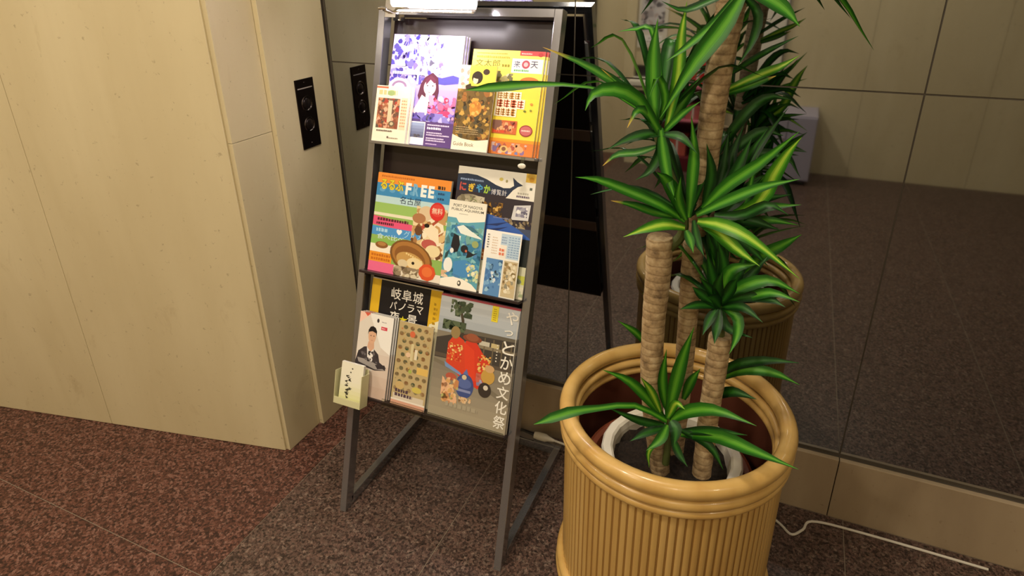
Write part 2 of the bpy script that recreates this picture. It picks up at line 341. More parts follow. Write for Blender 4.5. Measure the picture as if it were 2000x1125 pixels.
# ================================================================== PRINTED MATTER
TILT = .06
_fc = {}
def glyphs(s, bold=0.):
    if (s, bold) in _fc: return _fc[(s, bold)]
    c = bpy.data.curves.new('t', 'FONT'); c.body = s; c.offset = bold; c.resolution_u = 3
    o = bpy.data.objects.new('t', c); COL.objects.link(o)
    me = bpy.data.meshes.new_from_object(o.evaluated_get(bpy.context.evaluated_depsgraph_get()))
    v = [(p.co.x, p.co.y) for p in me.vertices]; f = [tuple(p.vertices) for p in me.polygons]
    bpy.data.objects.remove(o); bpy.data.curves.remove(c); bpy.data.meshes.remove(me)
    x0 = min(p[0] for p in v); x1 = max(p[0] for p in v); y0 = min(p[1] for p in v); y1 = max(p[1] for p in v)
    r = ([((p[0]-x0)/(x1-x0), (p[1]-y0)/(y1-y0)) for p in v], f); _fc[(s, bold)] = r; return r
class Cover:
    """flat print, in fractions of the page: 0,0 bottom left, 1,1 top right"""
    def __init__(s, w, h, base, seed=1): s.w, s.h = w, h; s.v = []; s.f = []; s.c = []; s.z = .0003; s.rnd = random.Random(seed); s.rect(0, 0, 1, 1, base)
    def up(s): s.z += .00002
    def add(s, pts, faces, col):
        n = len(s.v); s.v += [(x*s.w, y*s.h, s.z) for x, y in pts]
        for f in faces: s.f.append(tuple(i+n for i in f)); s.c.append(lin(col))
    def poly(s, pts, col, up=True):
        if up: s.up()
        pts = [(min(max(x, 0), 1), min(max(y, 0), 1)) for x, y in pts]
        s.add(pts, [tuple(range(len(pts)))], col)
    def rect(s, x0, y0, x1, y1, col): s.poly([(x0, y0), (x1, y0), (x1, y1), (x0, y1)], col)
    def ell(s, cx, cy, rx, ry, col, n=22, rot=0, up=True):
        a = s.h/s.w; ry2 = ry*a; c, q = math.cos(rot), math.sin(rot)
        s.poly([(cx+rx*math.cos(t)*c-ry2*math.sin(t)*q, cy+(rx*math.cos(t)*q+ry2*math.sin(t)*c)/a) for t in [2*PI*k/n for k in range(n)]], col, up)
    def text(s, t, x0, y0, x1, y1, col, bold=0., sh=0.):
        v, f = glyphs(t, bold); s.up(); s.add([(x0+(x1-x0)*px+sh*py, y0+(y1-y0)*py) for px, py in v], f, col)
    def outline(s, t, x0, y0, x1, y1, col, halo, bold=.01):
        s.text(t, x0-.004, y0-.003, x1+.004, y1+.003, halo, bold+.035); s.text(t, x0, y0, x1, y1, col, bold)
    def small(s, x0, y0, x1, y1, rows, col, fill=.75):   # lines of print too small to read
        s.up(); rh = (y1-y0)/rows
        for k in range(rows):
            x = x0; e = x0+(x1-x0)*(1 if k < rows-1 else s.rnd.uniform(.6, 1))
            while x < e:
                d = s.rnd.uniform(.55, 1.1)*rh*.7*s.h/s.w; xx = min(x+d, e)
                y = y0+k*rh+rh*.15
                s.poly([(x, y), (xx, y), (xx, y+rh*fill*s.rnd.uniform(.6, .85)), (x, y+rh*fill*s.rnd.uniform(.7, .85))], col, False); x = xx+rh*.18*s.h/s.w
    def blobs(s, x0, y0, x1, y1, n, pal, r0, r1, pts=6):
        s.up(); zz = s.z
        for k in range(n):
            s.z = zz+.00001*(k % 8)
            cx, cy, r = s.rnd.uniform(x0, x1), s.rnd.uniform(y0, y1), s.rnd.uniform(r0, r1); a0 = s.rnd.uniform(0, 6)
            q = [(cx+r*s.rnd.uniform(.5, 1.2)*math.cos(a0+2*PI*i/pts), cy+r*s.w/s.h*s.rnd.uniform(.5, 1.2)*math.sin(a0+2*PI*i/pts)) for i in range(pts)]
            s.poly([(min(max(x, x0), x1), min(max(y, y0), y1)) for x, y in q], s.rnd.choice(pal), False)
        s.z = zz+.00008
    def grad(s, x0, y0, x1, y1, c0, c1, n=10):
        for k in range(n):
            t = (k+.5)/n; s.rect(x0, y0+(y1-y0)*k/n, x1, y0+(y1-y0)*(k+1)/n, tuple(c0[i]*(1-t)+c1[i]*t for i in range(3))); s.z -= .00002
        s.up()
    def obj(s, parent, name='cover'):
        o = mesh_obj(name, s.v, s.f, None, parent, local=True)
        for p in o.data.polygons: pass
        o.data.materials.append(M['print'])
        at = o.data.attributes.new('ink', 'FLOAT_COLOR', 'FACE')
        # face order is kept by from_pydata
        for i, c in enumerate(s.c): at.data[i].color = (*c, 1)
        return o
def rotm(): 
    vdir = VD*math.cos(TILT)-NV*math.sin(TILT); n = NV*math.cos(TILT)+VD*math.sin(TILT)
    return Matrix((Vector((1, 0, 0)), vdir, n)).transposed()
def printed(name, u0, v0, wd, ht, wb, th, cover, label, cat, copies=1, group=None, copylabel=None, edge='paper', spread=.0, roll=0.):
    """a booklet standing on a ledge; cover is drawn by cover(Cover). Copies stand behind it."""
    rm = rotm() @ Matrix.Rotation(roll, 3, 'Z')
    o = thing(name, rk(u0, v0, wb), label, cat, group if copies > 1 else None); o.rotation_euler = rm.to_euler()
    pg = mesh_obj('pages', boxv(0, 0, -th, wd, ht, 0), BOXF, M[edge], o, local=True)
    cv = Cover(wd, ht, (.9, .9, .88)); cover(cv); co = cv.obj(o)
    for k in range(1, copies):
        c = o.copy(); COL.objects.link(c); c.location = rk(u0+spread*k, v0, wb-(th+.0022)*k)
        c['label'] = copylabel.format(('second', 'third', 'fourth', 'fifth')[k-1]); c['group'] = group
        for ch in (pg, co): d = ch.copy(); COL.objects.link(d); d.parent = c
    return o
W1 = (.95, .95, .93); BK = (.10, .09, .10)
FLESH = (.90, .72, .60)
V1, V2, V3 = 1.0425, .7025, .3625

def cv_purple(c):
    c.grad(0, 0, 1, .35, (.34, .22, .45), (.62, .50, .80), 6); c.grad(0, .35, 1, 1, (.66, .58, .88), (.80, .78, .95), 8)
    P = ['5a4fb0', '6f66c4', '8d86d8', 'b9b2ea', '4b3f93', 'd8d2f2', '7a6aa8']
    c.blobs(0, .55, .75, 1, 150, P+['5348b4', '4238a0'], .012, .055); c.blobs(.40, .64, 1, 1, 70, ['d8d4f4', 'ece8fa', 'c4bee8', 'b0a8e0'], .015, .06)
    c.poly([(.45, .60), (.6, .64), (.75, .62), (.9, .65), (1, .63), (1, .58), (.8, .56), (.55, .57)], '5550a8')
    # tree with white branches
    for i in range(46):
        a = .3+i*.13; x, y = .10+.017*i, .76+.11*abs(math.sin(i*1.7))
        c.poly([(x, y), (x+.006, y), (x+.06*math.cos(a)+.003, y+.08), (x+.06*math.cos(a), y+.08)], 'f2eefc')
    c.poly([(.10, .76), (.14, .785), (.17, .765), (.21, .79), (.20, .75), (.215, .71), (.10, .71)], 'fdfcff')
    c.poly([(.40, .55), (.43, .55), (.42, .80), (.40, .80)], 'efeafb')
    c.small(.04, .63, .62, .665, 1, 'f8f6ff', .95)
    c.ell(.16, .52, .16, .08, 'c8b8c8'); c.ell(.16, .52, .11, .055, '8a6f92'); c.ell(.16, .515, .08, .04, 'd9cbd6')
    # woman with long hair, red flowers
    c.poly([(.52, .62), (.62, .665), (.70, .62), (.73, .50), (.71, .36), (.64, .34), (.56, .36), (.53, .26), (.50, .36), (.44, .45), (.47, .56)], '5a2a3e')
    c.poly([(.44, .37), (.50, .46), (.60, .42), (.62, .28), (.48, .27), (.38, .30)], 'f3d3d8')
    c.ell(.60, .53, .085, .072, 'f4d8d4'); c.poly([(.55, .50), (.65, .50), (.64, .40), (.56, .40)], 'f0cfcc')
    c.poly([(.53, .60), (.60, .64), (.68, .60), (.66, .565), (.60, .60), (.545, .55)], '6a3048')
    c.ell(.565, .545, .012, .005, '4a3038'); c.ell(.64, .545, .012, .005, '4a3038'); c.poly([(.575, .492), (.60, .482), (.63, .492), (.60, .487)], 'c84a62')
    c.blobs(.60, .25, .98, .46, 60, ['d8406e', 'e46a94', 'c43a5a', 'b884d0', 'e8a0c0', '9a80d8', 'f0c8dc'], .02, .06)
    c.ell(.82, .30, .10, .025, 'd04070', rot=.2)
    c.blobs(.36, .22, 1, .30, 30, ['6a5cb8', '8a80cc', '5a4a98', 'c0b8e8'], .02, .07)
    c.rect(.52, 0, 1, .22, '5a3f78'); c.rect(.0, 0, .52, .24, '54407a')
    c.rect(.36, .005, .60, .215, 'f2f0ee'); c.grad(.37, .07, .59, .205, (.36, .38, .50), (.62, .68, .82), 5); c.blobs(.38, .07, .58, .10, 10, ['3a3a46', '55525c'], .01, .03)
    c.small(.63, .185, .96, .205, 1, 'e8d8f0'); c.small(.63, .15, .85, .178, 1, 'f6eefc', .95)
    c.small(.63, .095, .95, .135, 2, 'e0d0ea'); c.small(.63, .045, .90, .085, 2, 'e0d0ea'); c.small(.63, .015, .80, .032, 1, 'cdb8dc')
printed('magazine', .046, V1, .205, .276, .004, .006, cv_purple, 'purple and white magazine with a smiling long-haired woman on the top tier', 'magazine', 3, 'purple magazines stacked on the top tier', '{} purple magazine from the front of its stack on the top tier', 'paper', .0025)

def strokes(c, x0, y0, x1, y1, col, n=7):       # heavy lettering that cannot be made out
    wv = (x1-x0)/n
    for i in range(n):
        a = x0+i*wv+wv*.08; b = x0+(i+1)*wv-wv*.08; h = y1-y0
        for k in range(3): yy = y0+h*(.08+.32*k); c.rect(a, yy, b, yy+h*.13, col); c.z -= .00002
        c.rect(a+(b-a)*c.rnd.uniform(.2, .6), y0, a+(b-a)*c.rnd.uniform(.65, .8), y1, col)
        c.rect(a, y0+h*.1, a+(b-a)*.18, y1-h*.1*c.rnd.random(), col)
def cv_yellow(c):
    c.rect(0, 0, 1, 1, 'f7e04a'); c.grad(0, .55, 1, 1, (.98, .86, .28), (.98, .92, .45), 5)
    c.rect(.66, .955, 1, 1, 'd8434a'); c.small(.68, .965, .9, .985, 1, 'f6c8c4'); c.ell(.94, .968, .035, .02, 'b82a30')
    c.small(.06, .957, .62, .975, 1, '9a8426'); c.small(.06, .915, .56, .945, 1, 'b09a34', .9)
    c.text('文太郎', .05, .838, .40, .905, '5c5010', .004); c.small(.43, .835, .56, .87, 1, '8a7a20', .95)
    c.rect(.565, .79, .985, .925, 'fbf9f2'); c.text('来', .59, .84, .68, .905, '55506a', .01); c.ell(.755, .872, .055, .04, 'b8485c'); c.ell(.755, .872, .030, .022, 'f2b8c0'); c.text('天', .82, .84, .92, .905, '4a4866', .015)
    c.small(.60, .80, .88, .825, 1, '6fae6c', .95)
    c.ell(.83, .71, .13, .045, 'e07a34'); c.ell(.80, .70, .06, .02, 'f0a860'); c.blobs(.36, .68, .60, .78, 16, ['8a845c', '6a6648', 'a8a070', 'c8c0a0'], .02, .06)
    c.rect(.38, .80, .42, .70, '5c5a3a')
    for y0, y1, x1, n, col in ((.535, .60, .74, 4, 'c08430'), (.455, .53, .80, 4, 'c2552e'), (.375, .445, .70, 4, 'c07c2a')):
        c.rect(.40, y0-.008, x1+.01, y1+.008, 'fbf3d8'); strokes(c, .42, y0, x1, y1, col, n)
    c.ell(.90, .50, .02, .012, 'd8943a'); c.ell(.90, .44, .016, .01, '8a8a30'); c.ell(.82, .43, .02, .01, '70802c')
    c.rect(.40, .20, .74, .33, 'd06a3a'); c.poly([(.40, .33), (.52, .33), (.56, .25), (.48, .22), (.40, .25)], '8c6258'); c.blobs(.45, .21, .73, .32, 18, ['b84a38', 'd8885a', '9a4a40', 'e8b080'], .015, .04); c.small(.42, .205, .62, .235, 1, 'e84a30', .95)
    c.ell(.87, .245, .09, .055, '9a3434'); c.ell(.87, .245, .078, .045, 'c86a6a'); c.small(.81, .235, .93, .255, 1, 'f0d0c8', .9)
    c.rect(0, 0, 1, .125, 'e0803a'); c.rect(0, .125, 1, .155, 'f0a030')
    c.blobs(.42, .01, .92, .115, 34, ['8a6e9c', '6f7cb0', 'c86a52', 'e8a878', 'b85a48', 'd8b8b0'], .015, .05); c.ell(.60, .055, .055, .034, 'e8c07a'); c.ell(.60, .055, .03, .02, '8a5a40')
printed('magazine', .276, V1, .188, .247, .000, .0035, cv_yellow, 'yellow travel magazine with a red corner leaning on the top tier', 'magazine', 5, 'yellow magazines stacked on the top tier', '{} yellow magazine from the front of its stack on the top tier', 'paper', .0055)

def cv_guide(c):
    c.rect(0, 0, 1, 1, 'f3e2a0'); c.rect(0, .78, .34, 1, 'f6ecd8'); c.blobs(.02, .70, .28, .97, 16, ['e8907a', 'f0b0a0', 'f6d8c8'], .03, .09)
    c.rect(.28, .6, 1, 1, 'f4d648')
    c.ell(.50, .86, .15, .075, '2a2018'); c.ell(.46, .83, .07, .045, 'eecfa0'); c.ell(.50, .885, .14, .04, '2a2018'); c.ell(.73, .93, .09, .035, '3a2a20')
    c.poly([(.2, .76), (.34, .79), (.36, .76), (.62, .76), (.72, .79), (.82, .74), (.5, .66), (.24, .68)], '3a2e1c')
    c.rect(0, .13, 1, .72, '6a5226')
    c.blobs(0, .13, 1, .72, 170, ['5a431e', '80622a', 'a07c38', '3c2e18', 'c09848', '94602c', '6e5a34', '4c4430'], .03, .10)
    c.ell(.55, .50, .17, .09, 'c08434'); c.blobs(.42, .40, .72, .62, 14, ['d89a40', 'b4702c', 'e0b060'], .03, .08)
    c.poly([(0, .13), (.0, .18), (.25, .14), (.6, .12), (1, .15), (1, 0), (0, 0)], 'f0e8d2')
    c.small(.08, .19, .70, .29, 4, 'b09a70', .5)
    c.text('Guide Book', .05, .05, .62, .095, '8a7a5a', .01)
printed('brochure', .2555, V1, .098, .205, .018, .004, cv_guide, 'narrow brochure of golden carvings lettered Guide Book, before the yellow magazines', 'brochure')
def cv_small(c):
    c.rect(0, 0, 1, 1, 'f4ead2'); c.rect(0, .95, .35, .985, 'c86a4a'); c.small(.08, .82, .92, .93, 1, 'c8bf86', 1.0); c.ell(.45, .875, .11, .05, '9ab070')
    c.rect(.08, .24, .74, .78, '9c6444'); c.blobs(.08, .24, .74, .78, 110, ['8a4a34', 'b8744c', '6a4a38', 'c89468', 'd8a888', '5a4c40', 'a83c2c'], .03, .09)
    c.rect(.40, .35, .52, .74, 'd8c4a0'); c.ell(.55, .33, .09, .05, '6a5a44'); c.ell(.55, .33, .05, .03, 'c8b890')
    c.rect(.78, .24, .96, .80, 'f0d2b0'); c.small(.79, .28, .95, .78, 9, 'e0a078', .6)
    c.small(.12, .175, .70, .215, 1, '5a4a3c', .9); c.small(.48, .06, .90, .10, 1, '8a7c68', .6); c.ell(.48, .085, .03, .02, '6a5a50')
printed('brochure', .0245, V1, .100, .142, .022, .006, cv_small, 'small cream brochure with brown figures at the left of the top tier', 'brochure', 2, 'small cream brochures on the top tier', 'small cream brochure copy behind the front one', 'paper', .005)

def cv_free(c):
    c.rect(0, .90, 1, 1, 'f0953a'); c.small(.05, .955, .75, .985, 1, 'c8702a', .8)
    c.rect(0, .77, 1, .90, '3f8fc8'); c.rect(0, .70, 1, .77, 'bfe0e8'); c.rect(0, .60, 1, .70, '9cc46a'); c.rect(0, .56, 1, .60, 'e8e2c8')
    for i in range(6): c.ell(.08+.14*i, .83, .04, .02, '64a8d8', up=False)
    c.outline('るるぶ', .05, .835, .37, .94, 'e8d234', '8a7c1c', .03)
    for ch, x, col in (('F', .40, 'fdfcf8'), ('R', .505, '7cb8e0'), ('E', .61, 'fdfcf8'), ('E', .71, 'fdfcf8')): c.text(ch, x, .81, x+.078, .93, col, .045)
    c.text('名古屋', .34, .715, .63, .79, '1d2a4a', .0)
    c.small(.83, .90, .93, .945, 1, '3a2a20', .95); c.small(.84, .85, .94, .88, 1, '22406a', .9); c.small(.84, .80, .94, .83, 1, '22406a', .9)
    c.rect(0, .0, 1, .57, '8fb55c')
    c.poly([(0, .565), (.55, .52), (.62, .44), (0, .47)], 'e0567e'); c.small(.06, .515, .5, .555, 1, '5a2030', .9); c.small(.05, .475, .33, .51, 1, '4a1c28', .95)
    c.rect(0, .37, .72, .46, '4b94d0'); c.text('グルメ', .45, .385, .70, .455, 'a8d4ee', .0); c.text('♥', .345, .40, .42, .455, 'eef4f4', .02); c.text('食べ比べ', .08, .335, .46, .39, 'd0ecf0', .0); c.small(.06, .40, .33, .45, 1, 'a8d4ee', .9)
    c.rect(0, .22, .70, .33, '86b858'); c.rect(0, .20, .30, .28, 'f0ead8'); c.ell(.16, .275, .09, .035, '8a5a30'); c.ell(.16, .285, .06, .02, 'b08048')
    c.rect(0, .10, .32, .20, 'e8962f'); c.small(.03, .11, .30, .19, 2, 'c26a1c', .8); c.rect(0, 0, .45, .10, 'e86a94'); c.rect(.4, 0, 1, .08, 'ece2d0')
    # collage of dishes: tempura, noodle bowl, eel over rice
    c.blobs(.55, .22, 1, .72, 90, ['c49a64', 'e8d4a8', '8a5a34', 'd8b880', '6a4428', 'f0e4c8', 'a87848', 'b04a38'], .03, .09)
    c.ell(.72, .66, .10, .07, 'e0c8a4'); c.ell(.63, .60, .09, .05, 'b07a52')
    c.poly([(.70, .50), (.80, .56), (.90, .52), (.93, .38), (.84, .34), (.80, .42)], 'efe0c0'); c.ell(.745, .54, .035, .02, '20140e')
    c.ell(.80, .36, .10, .05, 'b85a50'); c.ell(.86, .30, .10, .06, 'e8d8a8')
    c.ell(.58, .20, .30, .16, '7a5228', rot=-.25); c.ell(.58, .205, .27, .14, 'a8743a', rot=-.25); c.ell(.57, .195, .22, .11, '8a5a2c', rot=-.25); c.ell(.58, .16, .20, .085, 'c49a58', rot=-.2)
    c.ell(.64, .15, .11, .055, 'e8d4a4'); c.ell(.62, .15, .02, .015, '241a12'); c.ell(.48, .13, .07, .04, 'd8c8a4')
    for i in range(8): c.ell(.52+.03*i, .235-.008*i, .012, .01, 'e8cf90', up=False)
    c.blobs(.36, .0, .72, .10, 40, ['7a6a50', '5c4c3a', 'b8a888', '94826a', 'd8ccb0'], .02, .06)
    c.ell(.82, .085, .115, .085, 'd8542c', n=9); c.ell(.82, .09, .07, .05, 'e4743c')
    c.ell(.86, .69, .10, .09, 'd8322e'); c.ell(.86, .70, .08, .06, 'e04a40'); c.text('無料', .79, .665, .93, .725, 'f8e0c8', .008)
printed('magazine', .0365, V2, .219, .260, .010, .005, cv_free, 'colourful free food guide lettered FREE at the left of the middle tier', 'magazine', 2, 'free food guides on the middle tier', 'free food guide copy behind the front one on the middle tier', 'paper', -.002)

def cv_whale(c):
    c.rect(0, 0, 1, 1, '2e2a3a'); c.rect(0, .80, 1, 1, 'f2efe4'); c.rect(.86, .93, 1, 1, 'e8c050'); c.ell(.93, .955, .03, .02, 'd8a028')
    # whale: back sweeping down to a raised tail
    top = [(0, .935), (.12, .945), (.25, .94), (.38, .915), (.50, .88), (.60, .862), (.68, .868), (.725, .89), (.70, .955), (.76, .925), (.835, .90), (.775, .885), (.72, .855), (.66, .80), (0, .80)]
    c.poly(top, '26344e'); c.poly([(0, .80), (.66, .80), (.64, .78), (0, .78)], '2a3348')
    c.rect(0, .62, 1, .80, '332c34'); c.poly([(.66, .80), (1, .80), (1, .785), (.64, .785)], 'f2efe4')
    c.small(.04, .885, .50, .91, 1, '8ca0c4', .8)
    for ch, x, col in (('に', .04, 'c8544a'), ('ぎ', .155, 'e8c23c'), ('や', .255, '4aa0d8'), ('か', .355, 'a8cc44')): c.text(ch, x, .80, x+.085, .87, col, .04)
    for i, ch in enumerate('博覧計'): c.text(ch, .452+.068*i, .80, .512+.068*i, .845, 'e6e4ea', .0)
    c.ell(.56, .93, .025, .014, 'd8c86a'); c.ell(.63, .92, .014, .012, 'a8a070'); c.small(.78, .825, .94, .85, 1, 'b8b4a8', .8); c.small(.77, .80, .94, .822, 1, '6a5c74', .95); c.rect(.92, .87, .95, .89, '5c665a')
    c.ell(.20, .72, .18, .06, '8f8672'); c.ell(.24, .735, .11, .04, 'bdb59c'); c.blobs(.06, .68, .38, .77, 30, ['a8a088', '7c745e', '8c9468', 'c8c0a8'], .015, .05)
    c.blobs(.35, .62, .62, .74, 45, ['6a4a22', '8c6428', 'b08030', '4a3620', 'd8b060'], .012, .035)
    c.poly([(.76, .735), (.96, .755), (.95, .63), (.74, .62)], 'dcdce0'); c.blobs(.79, .65, .93, .73, 20, ['8a88a0', '6a6880', 'f4f4f6', 'a8a8b8'], .012, .04)
    c.blobs(.66, .53, 1, .63, 50, ['6a5c4c', '8a7a64', '4c4238', 'a89878'], .012, .04)
    # large blue roof-like wave and lower pictures
    c.rect(0, 0, 1, .56, '46506a'); c.poly([(0, .63), (.45, .64), (.60, .625), (.85, .55), (1, .49), (1, .40), (.7, .36), (0, .36)], '3a62b4')
    for y in (.56, .60): c.poly([(.42, y-.05), (.60, y-.02), (.72, y), (.58, y-.045)], '24366c')
    c.small(.52, .615, .80, .63, 1, '7c88b4', .7)
    c.rect(.90, .18, 1, .48, '262c2c'); c.ell(.88, .44, .035, .025, 'd08a3a'); c.rect(.42, .27, .58, .35, 'b8642c'); c.small(.43, .28, .57, .34, 2, 'f0d8a8', .6)
    c.rect(.42, .10, 1, .26, 'd8d8bc'); c.rect(.80, .12, 1, .19, 'c8cc58'); c.rect(.42, 0, 1, .10, 'e4dfc8'); c.blobs(.42, .02, 1, .18, 40, ['c8ccb0', 'a8b490', 'e8e4d0', '8c9888'], .02, .05)
printed('magazine', .268, V2, .212, .302, .006, .004, cv_whale, 'dark blue guidebook with a whale and coloured title on the middle tier', 'guidebook')
def cv_aqua(c):
    c.rect(0, 0, 1, 1, 'f3efe0'); c.rect(0, 0, 1, .80, '5fa4b8')
    c.poly([(0, .80), (0, .86), (.2, .82), (.32, .75), (.55, .76), (1, .80), (1, .84), (0, .88)], 'f3efe0')
    c.text('PORT OF NAGOYA', .12, .925, .90, .958, '35332f', .006); c.text('PUBLIC AQUARIUM', .08, .878, .94, .912, '35332f', .006); c.small(.30, .845, .66, .858, 1, '9c9a90', .7)
    c.blobs(0, .12, 1, .74, 120, ['4a94b0', '6ab0c0', '3a7ca0', '88c0c4', '5a9cae', '74a8a0', '4f86b8'], .05, .16)
    c.poly([(.28, .70), (.45, .73), (.95, .61), (.98, .595), (.6, .615), (.40, .63)], 'e8efe6'); c.poly([(.45, .73), (.70, .72), (.9, .66), (.7, .665)], '3f7488')
    c.poly([(.22, .62), (.36, .60), (.42, .50), (.38, .42), (.28, .40), (.18, .47), (.20, .55)], '1f2028'); c.poly([(.37, .60), (.42, .60), (.40, .55)], 'f0f0ea'); c.ell(.22, .42, .05, .03, 'e8eae6')
    c.ell(.55, .46, .10, .045, '22242a'); c.poly([(.58, .46), (.80, .42), (.92, .44), (.74, .38), (.62, .36), (.64, .41)], '22242a'); c.ell(.60, .44, .03, .015, 'c8684a')
    c.poly([(.06, .38), (.16, .43), (.12, .34), (.04, .31)], '2c4a50'); c.ell(.82, .53, .09, .04, '9aa86c'); c.ell(.18, .60, .05, .025, '2a5a70')
    c.ell(.16, .25, .12, .085, 'eef0ec'); c.poly([(.32, .16), (.30, .30), (.6, .34), (.95, .28), (.98, .18), (.6, .13)], '4a8cc4')
    c.blobs(.62, .10, 1, .30, 26, ['e8dc9c', 'c8d8b0', 'a8c4d8', 'f0ecc8', '88b0a0'], .03, .07); c.blobs(.0, .10, .2, .18, 8, ['d8b08c', 'c89878', 'e8ccae'], .04, .1)
    c.poly([(0, 0), (1, 0), (1, .02), (.85, .075), (.6, .115), (.35, .125), (.15, .105), (0, .08)], 'f6f2e4'); c.ell(.52, .062, .05, .032, '4a463e'); c.ell(.51, .066, .025, .015, 'f0ecde')
printed('brochure', .260, V2, .103, .217, .018, .004, cv_aqua, 'narrow blue aquarium brochure lettered PORT OF NAGOYA PUBLIC AQUARIUM on the middle tier', 'brochure')
def cv_card(c):
    c.rect(0, 0, 1, 1, 'efeee6'); c.rect(0, .60, 1, 1, 'f2f0ea'); c.rect(.44, .60, .97, .97, 'bcd2e4'); c.rect(.44, .60, .62, .80, 'efe8dc')
    for i in range(4): c.small(.66+.08*i, .62, .72+.08*i, .95, 9, '7c9cc4', .6)
    c.small(.06, .72, .12, .95, 6, '6a6a6c', .7); c.small(.20, .64, .36, .92, 7, 'd8c0a8', .5); c.small(.42, .63, .58, .75, 2, 'e07a5a', .9); c.small(.46, .82, .60, .94, 3, '8aa0c0', .6)
    c.rect(.10, 0, .56, .57, '5c8cc0'); c.blobs(.10, .05, .56, .56, 40, ['4a78b0', '7cacd4', '3c6490', '9cc4dc', '6a94b8'], .03, .09); c.blobs(.25, .2, .42, .42, 8, ['2a3c50', 'd8e4ec'], .03, .06)
    c.rect(.60, .02, .98, .57, 'c8b894'); c.blobs(.62, .08, .96, .55, 60, ['a89068', 'd8ccac', '8a7850', 'c8b080', 'e8e0c8', '94907c'], .03, .08)
printed('leaflet', .372, V2, .094, .158, .022, .002, cv_card, 'small pale blue leaflet standing before the whale guidebook', 'leaflet')

def cv_gifu(c):
    c.rect(0, 0, 1, 1, 'e4b82c'); c.rect(.13, 0, .84, 1, '1b191e'); c.rect(.0, .99, 1, 1, 'ece6d6')
    c.poly([(.86, 0), (1, 0), (1, .75), (.86, .70)], 'f2eccc'); c.small(.90, .62, .95, .90, 7, 'b08a20', .7)
    for i, ch in enumerate('岐阜城'): c.text(ch, .29+.155*i, .845, .43+.155*i, .945, 'f4f0e8', .006)
    for i, ch in enumerate('パノラマ'): c.text(ch, .29+.125*i, .762, .385+.125*i, .828, 'f4f0e8', .006)
    for i, ch in enumerate('夜景'): c.text(ch, .30+.25*i, .66, .44+.25*i, .745, 'f4f0e8', .006)
    c.poly([(.49, .72), (.50, .70), (.56, .70), (.51, .68), (.53, .64), (.49, .665), (.45, .64), (.47, .68), (.42, .70), (.48, .70)], 'f0e030')
printed('brochure', .0335, V3, .217, .316, -.005, .003, cv_gifu, 'black and yellow castle brochure at the back of the bottom tier', 'brochure')
def cv_wom(c):
    c.rect(0, 0, 1, 1, 'f0ece6'); c.grad(0, 0, 1, .8, (.80, .70, .64), (.90, .88, .85), 6); c.poly([(0, 1), (.38, 1), (.0, .86)], 'f4cfc0'); c.poly([(.12, 1), (.32, 1), (.22, .955)], 'd8604c'); c.poly([(.3, 1), (1, 1), (1, .55), (.7, .62)], 'f4f2ee')
    c.poly([(0, .86), (.3, .98), (.72, .60), (.5, .3), (0, .5)], 'e2dbd2')
    c.ell(.55, .93, .035, .025, '3a3438'); c.small(.66, .915, .88, .935, 1, 'a8a4a8', .7); c.rect(.66, .83, .84, .87, 'd8445a'); c.small(.68, .838, .82, .862, 1, 'f4c8c8', .8)
    # person in a dark jacket, arms folded
    c.poly([(.0, .40), (.06, .52), (.22, .585), (.36, .60), (.52, .58), (.66, .53), (.72, .44), (.90, .40), (.92, .36), (.60, .33), (.0, .36)], '3e383c')
    c.poly([(.30, .60), (.40, .62), (.52, .60), (.50, .42), (.36, .42)], 'e8e4e2'); c.poly([(.33, .66), (.50, .66), (.52, .59), (.42, .54), (.31, .59)], 'd8ac90')
    c.ell(.425, .735, .115, .095, 'deb294'); c.poly([(.295, .74), (.30, .80), (.35, .84), (.42, .852), (.50, .838), (.55, .80), (.555, .74), (.53, .775), (.42, .79), (.32, .775)], '241f20')
    c.ell(.385, .735, .016, .006, '3a2a28'); c.ell(.475, .735, .016, .006, '3a2a28'); c.poly([(.385, .685), (.43, .675), (.475, .685), (.43, .68)], 'a85a4c')
    c.poly([(.05, .44), (.40, .44), (.70, .40), (.90, .36), (.60, .345), (.1, .39)], 'a09a98'); c.poly([(.60, .40), (.88, .42), (.93, .385), (.68, .355)], '3a3438'); c.blobs(.06, .42, .66, .55, 24, ['4c464a', '343034', '6a6468'], .02, .06)
    c.small(.1, .1, .5, .2, 3, 'b89c90', .5)
printed('leaflet', .0235, V3, .106, .224, .020, .0045, cv_wom, 'pale leaflet showing a person in a dark jacket with folded arms on the bottom tier', 'leaflet', 3, 'pale leaflets on the bottom tier', '{} pale leaflet from the front, behind the jacketed person on the bottom tier', 'greypaper', .0030)
def cv_dot(c):
    c.rect(0, 0, 1, 1, 'bfab7e')
    for j in range(10):
        for i in range(5):
            x = .10+.2*i+(.1 if j % 2 else 0); y = .20+.082*j
            if x < 1: c.ell(x, y, .066, .026, '2c6e5c' if (i+j) % 2 else 'c8844c', n=8, up=False)
    c.up(); c.blobs(.05, .2, .95, .98, 26, ['c8a868', 'b89860', 'c88858', 'a8986c'], .015, .035)
    c.ell(.42, .87, .08, .04, 'd8704c', n=9); c.ell(.36, .62, .07, .03, 'e8c8a8'); c.rect(.42, .56, .50, .76, 'd8cca0'); c.rect(.54, .58, .62, .70, 'e8e0c8'); c.ell(.47, .43, .05, .025, 'a8b85c')
    c.rect(.66, .42, .98, .50, 'e0bc68'); c.ell(.22, .24, .13, .05, 'ccb078'); c.ell(.72, .23, .14, .035, 'd0c060')
    c.rect(.05, .06, .95, .14, 'd8cdbb'); c.outline('日泰寺', .12, .12, .60, .20, '4c3c44', 'e8dccc', .02) if False else c.small(.10, .10, .62, .20, 2, '54404c', .95)
    c.rect(0, 0, 1, .055, 'd8a48c'); c.rect(.0, .055, 1, .075, 'ece4d8')
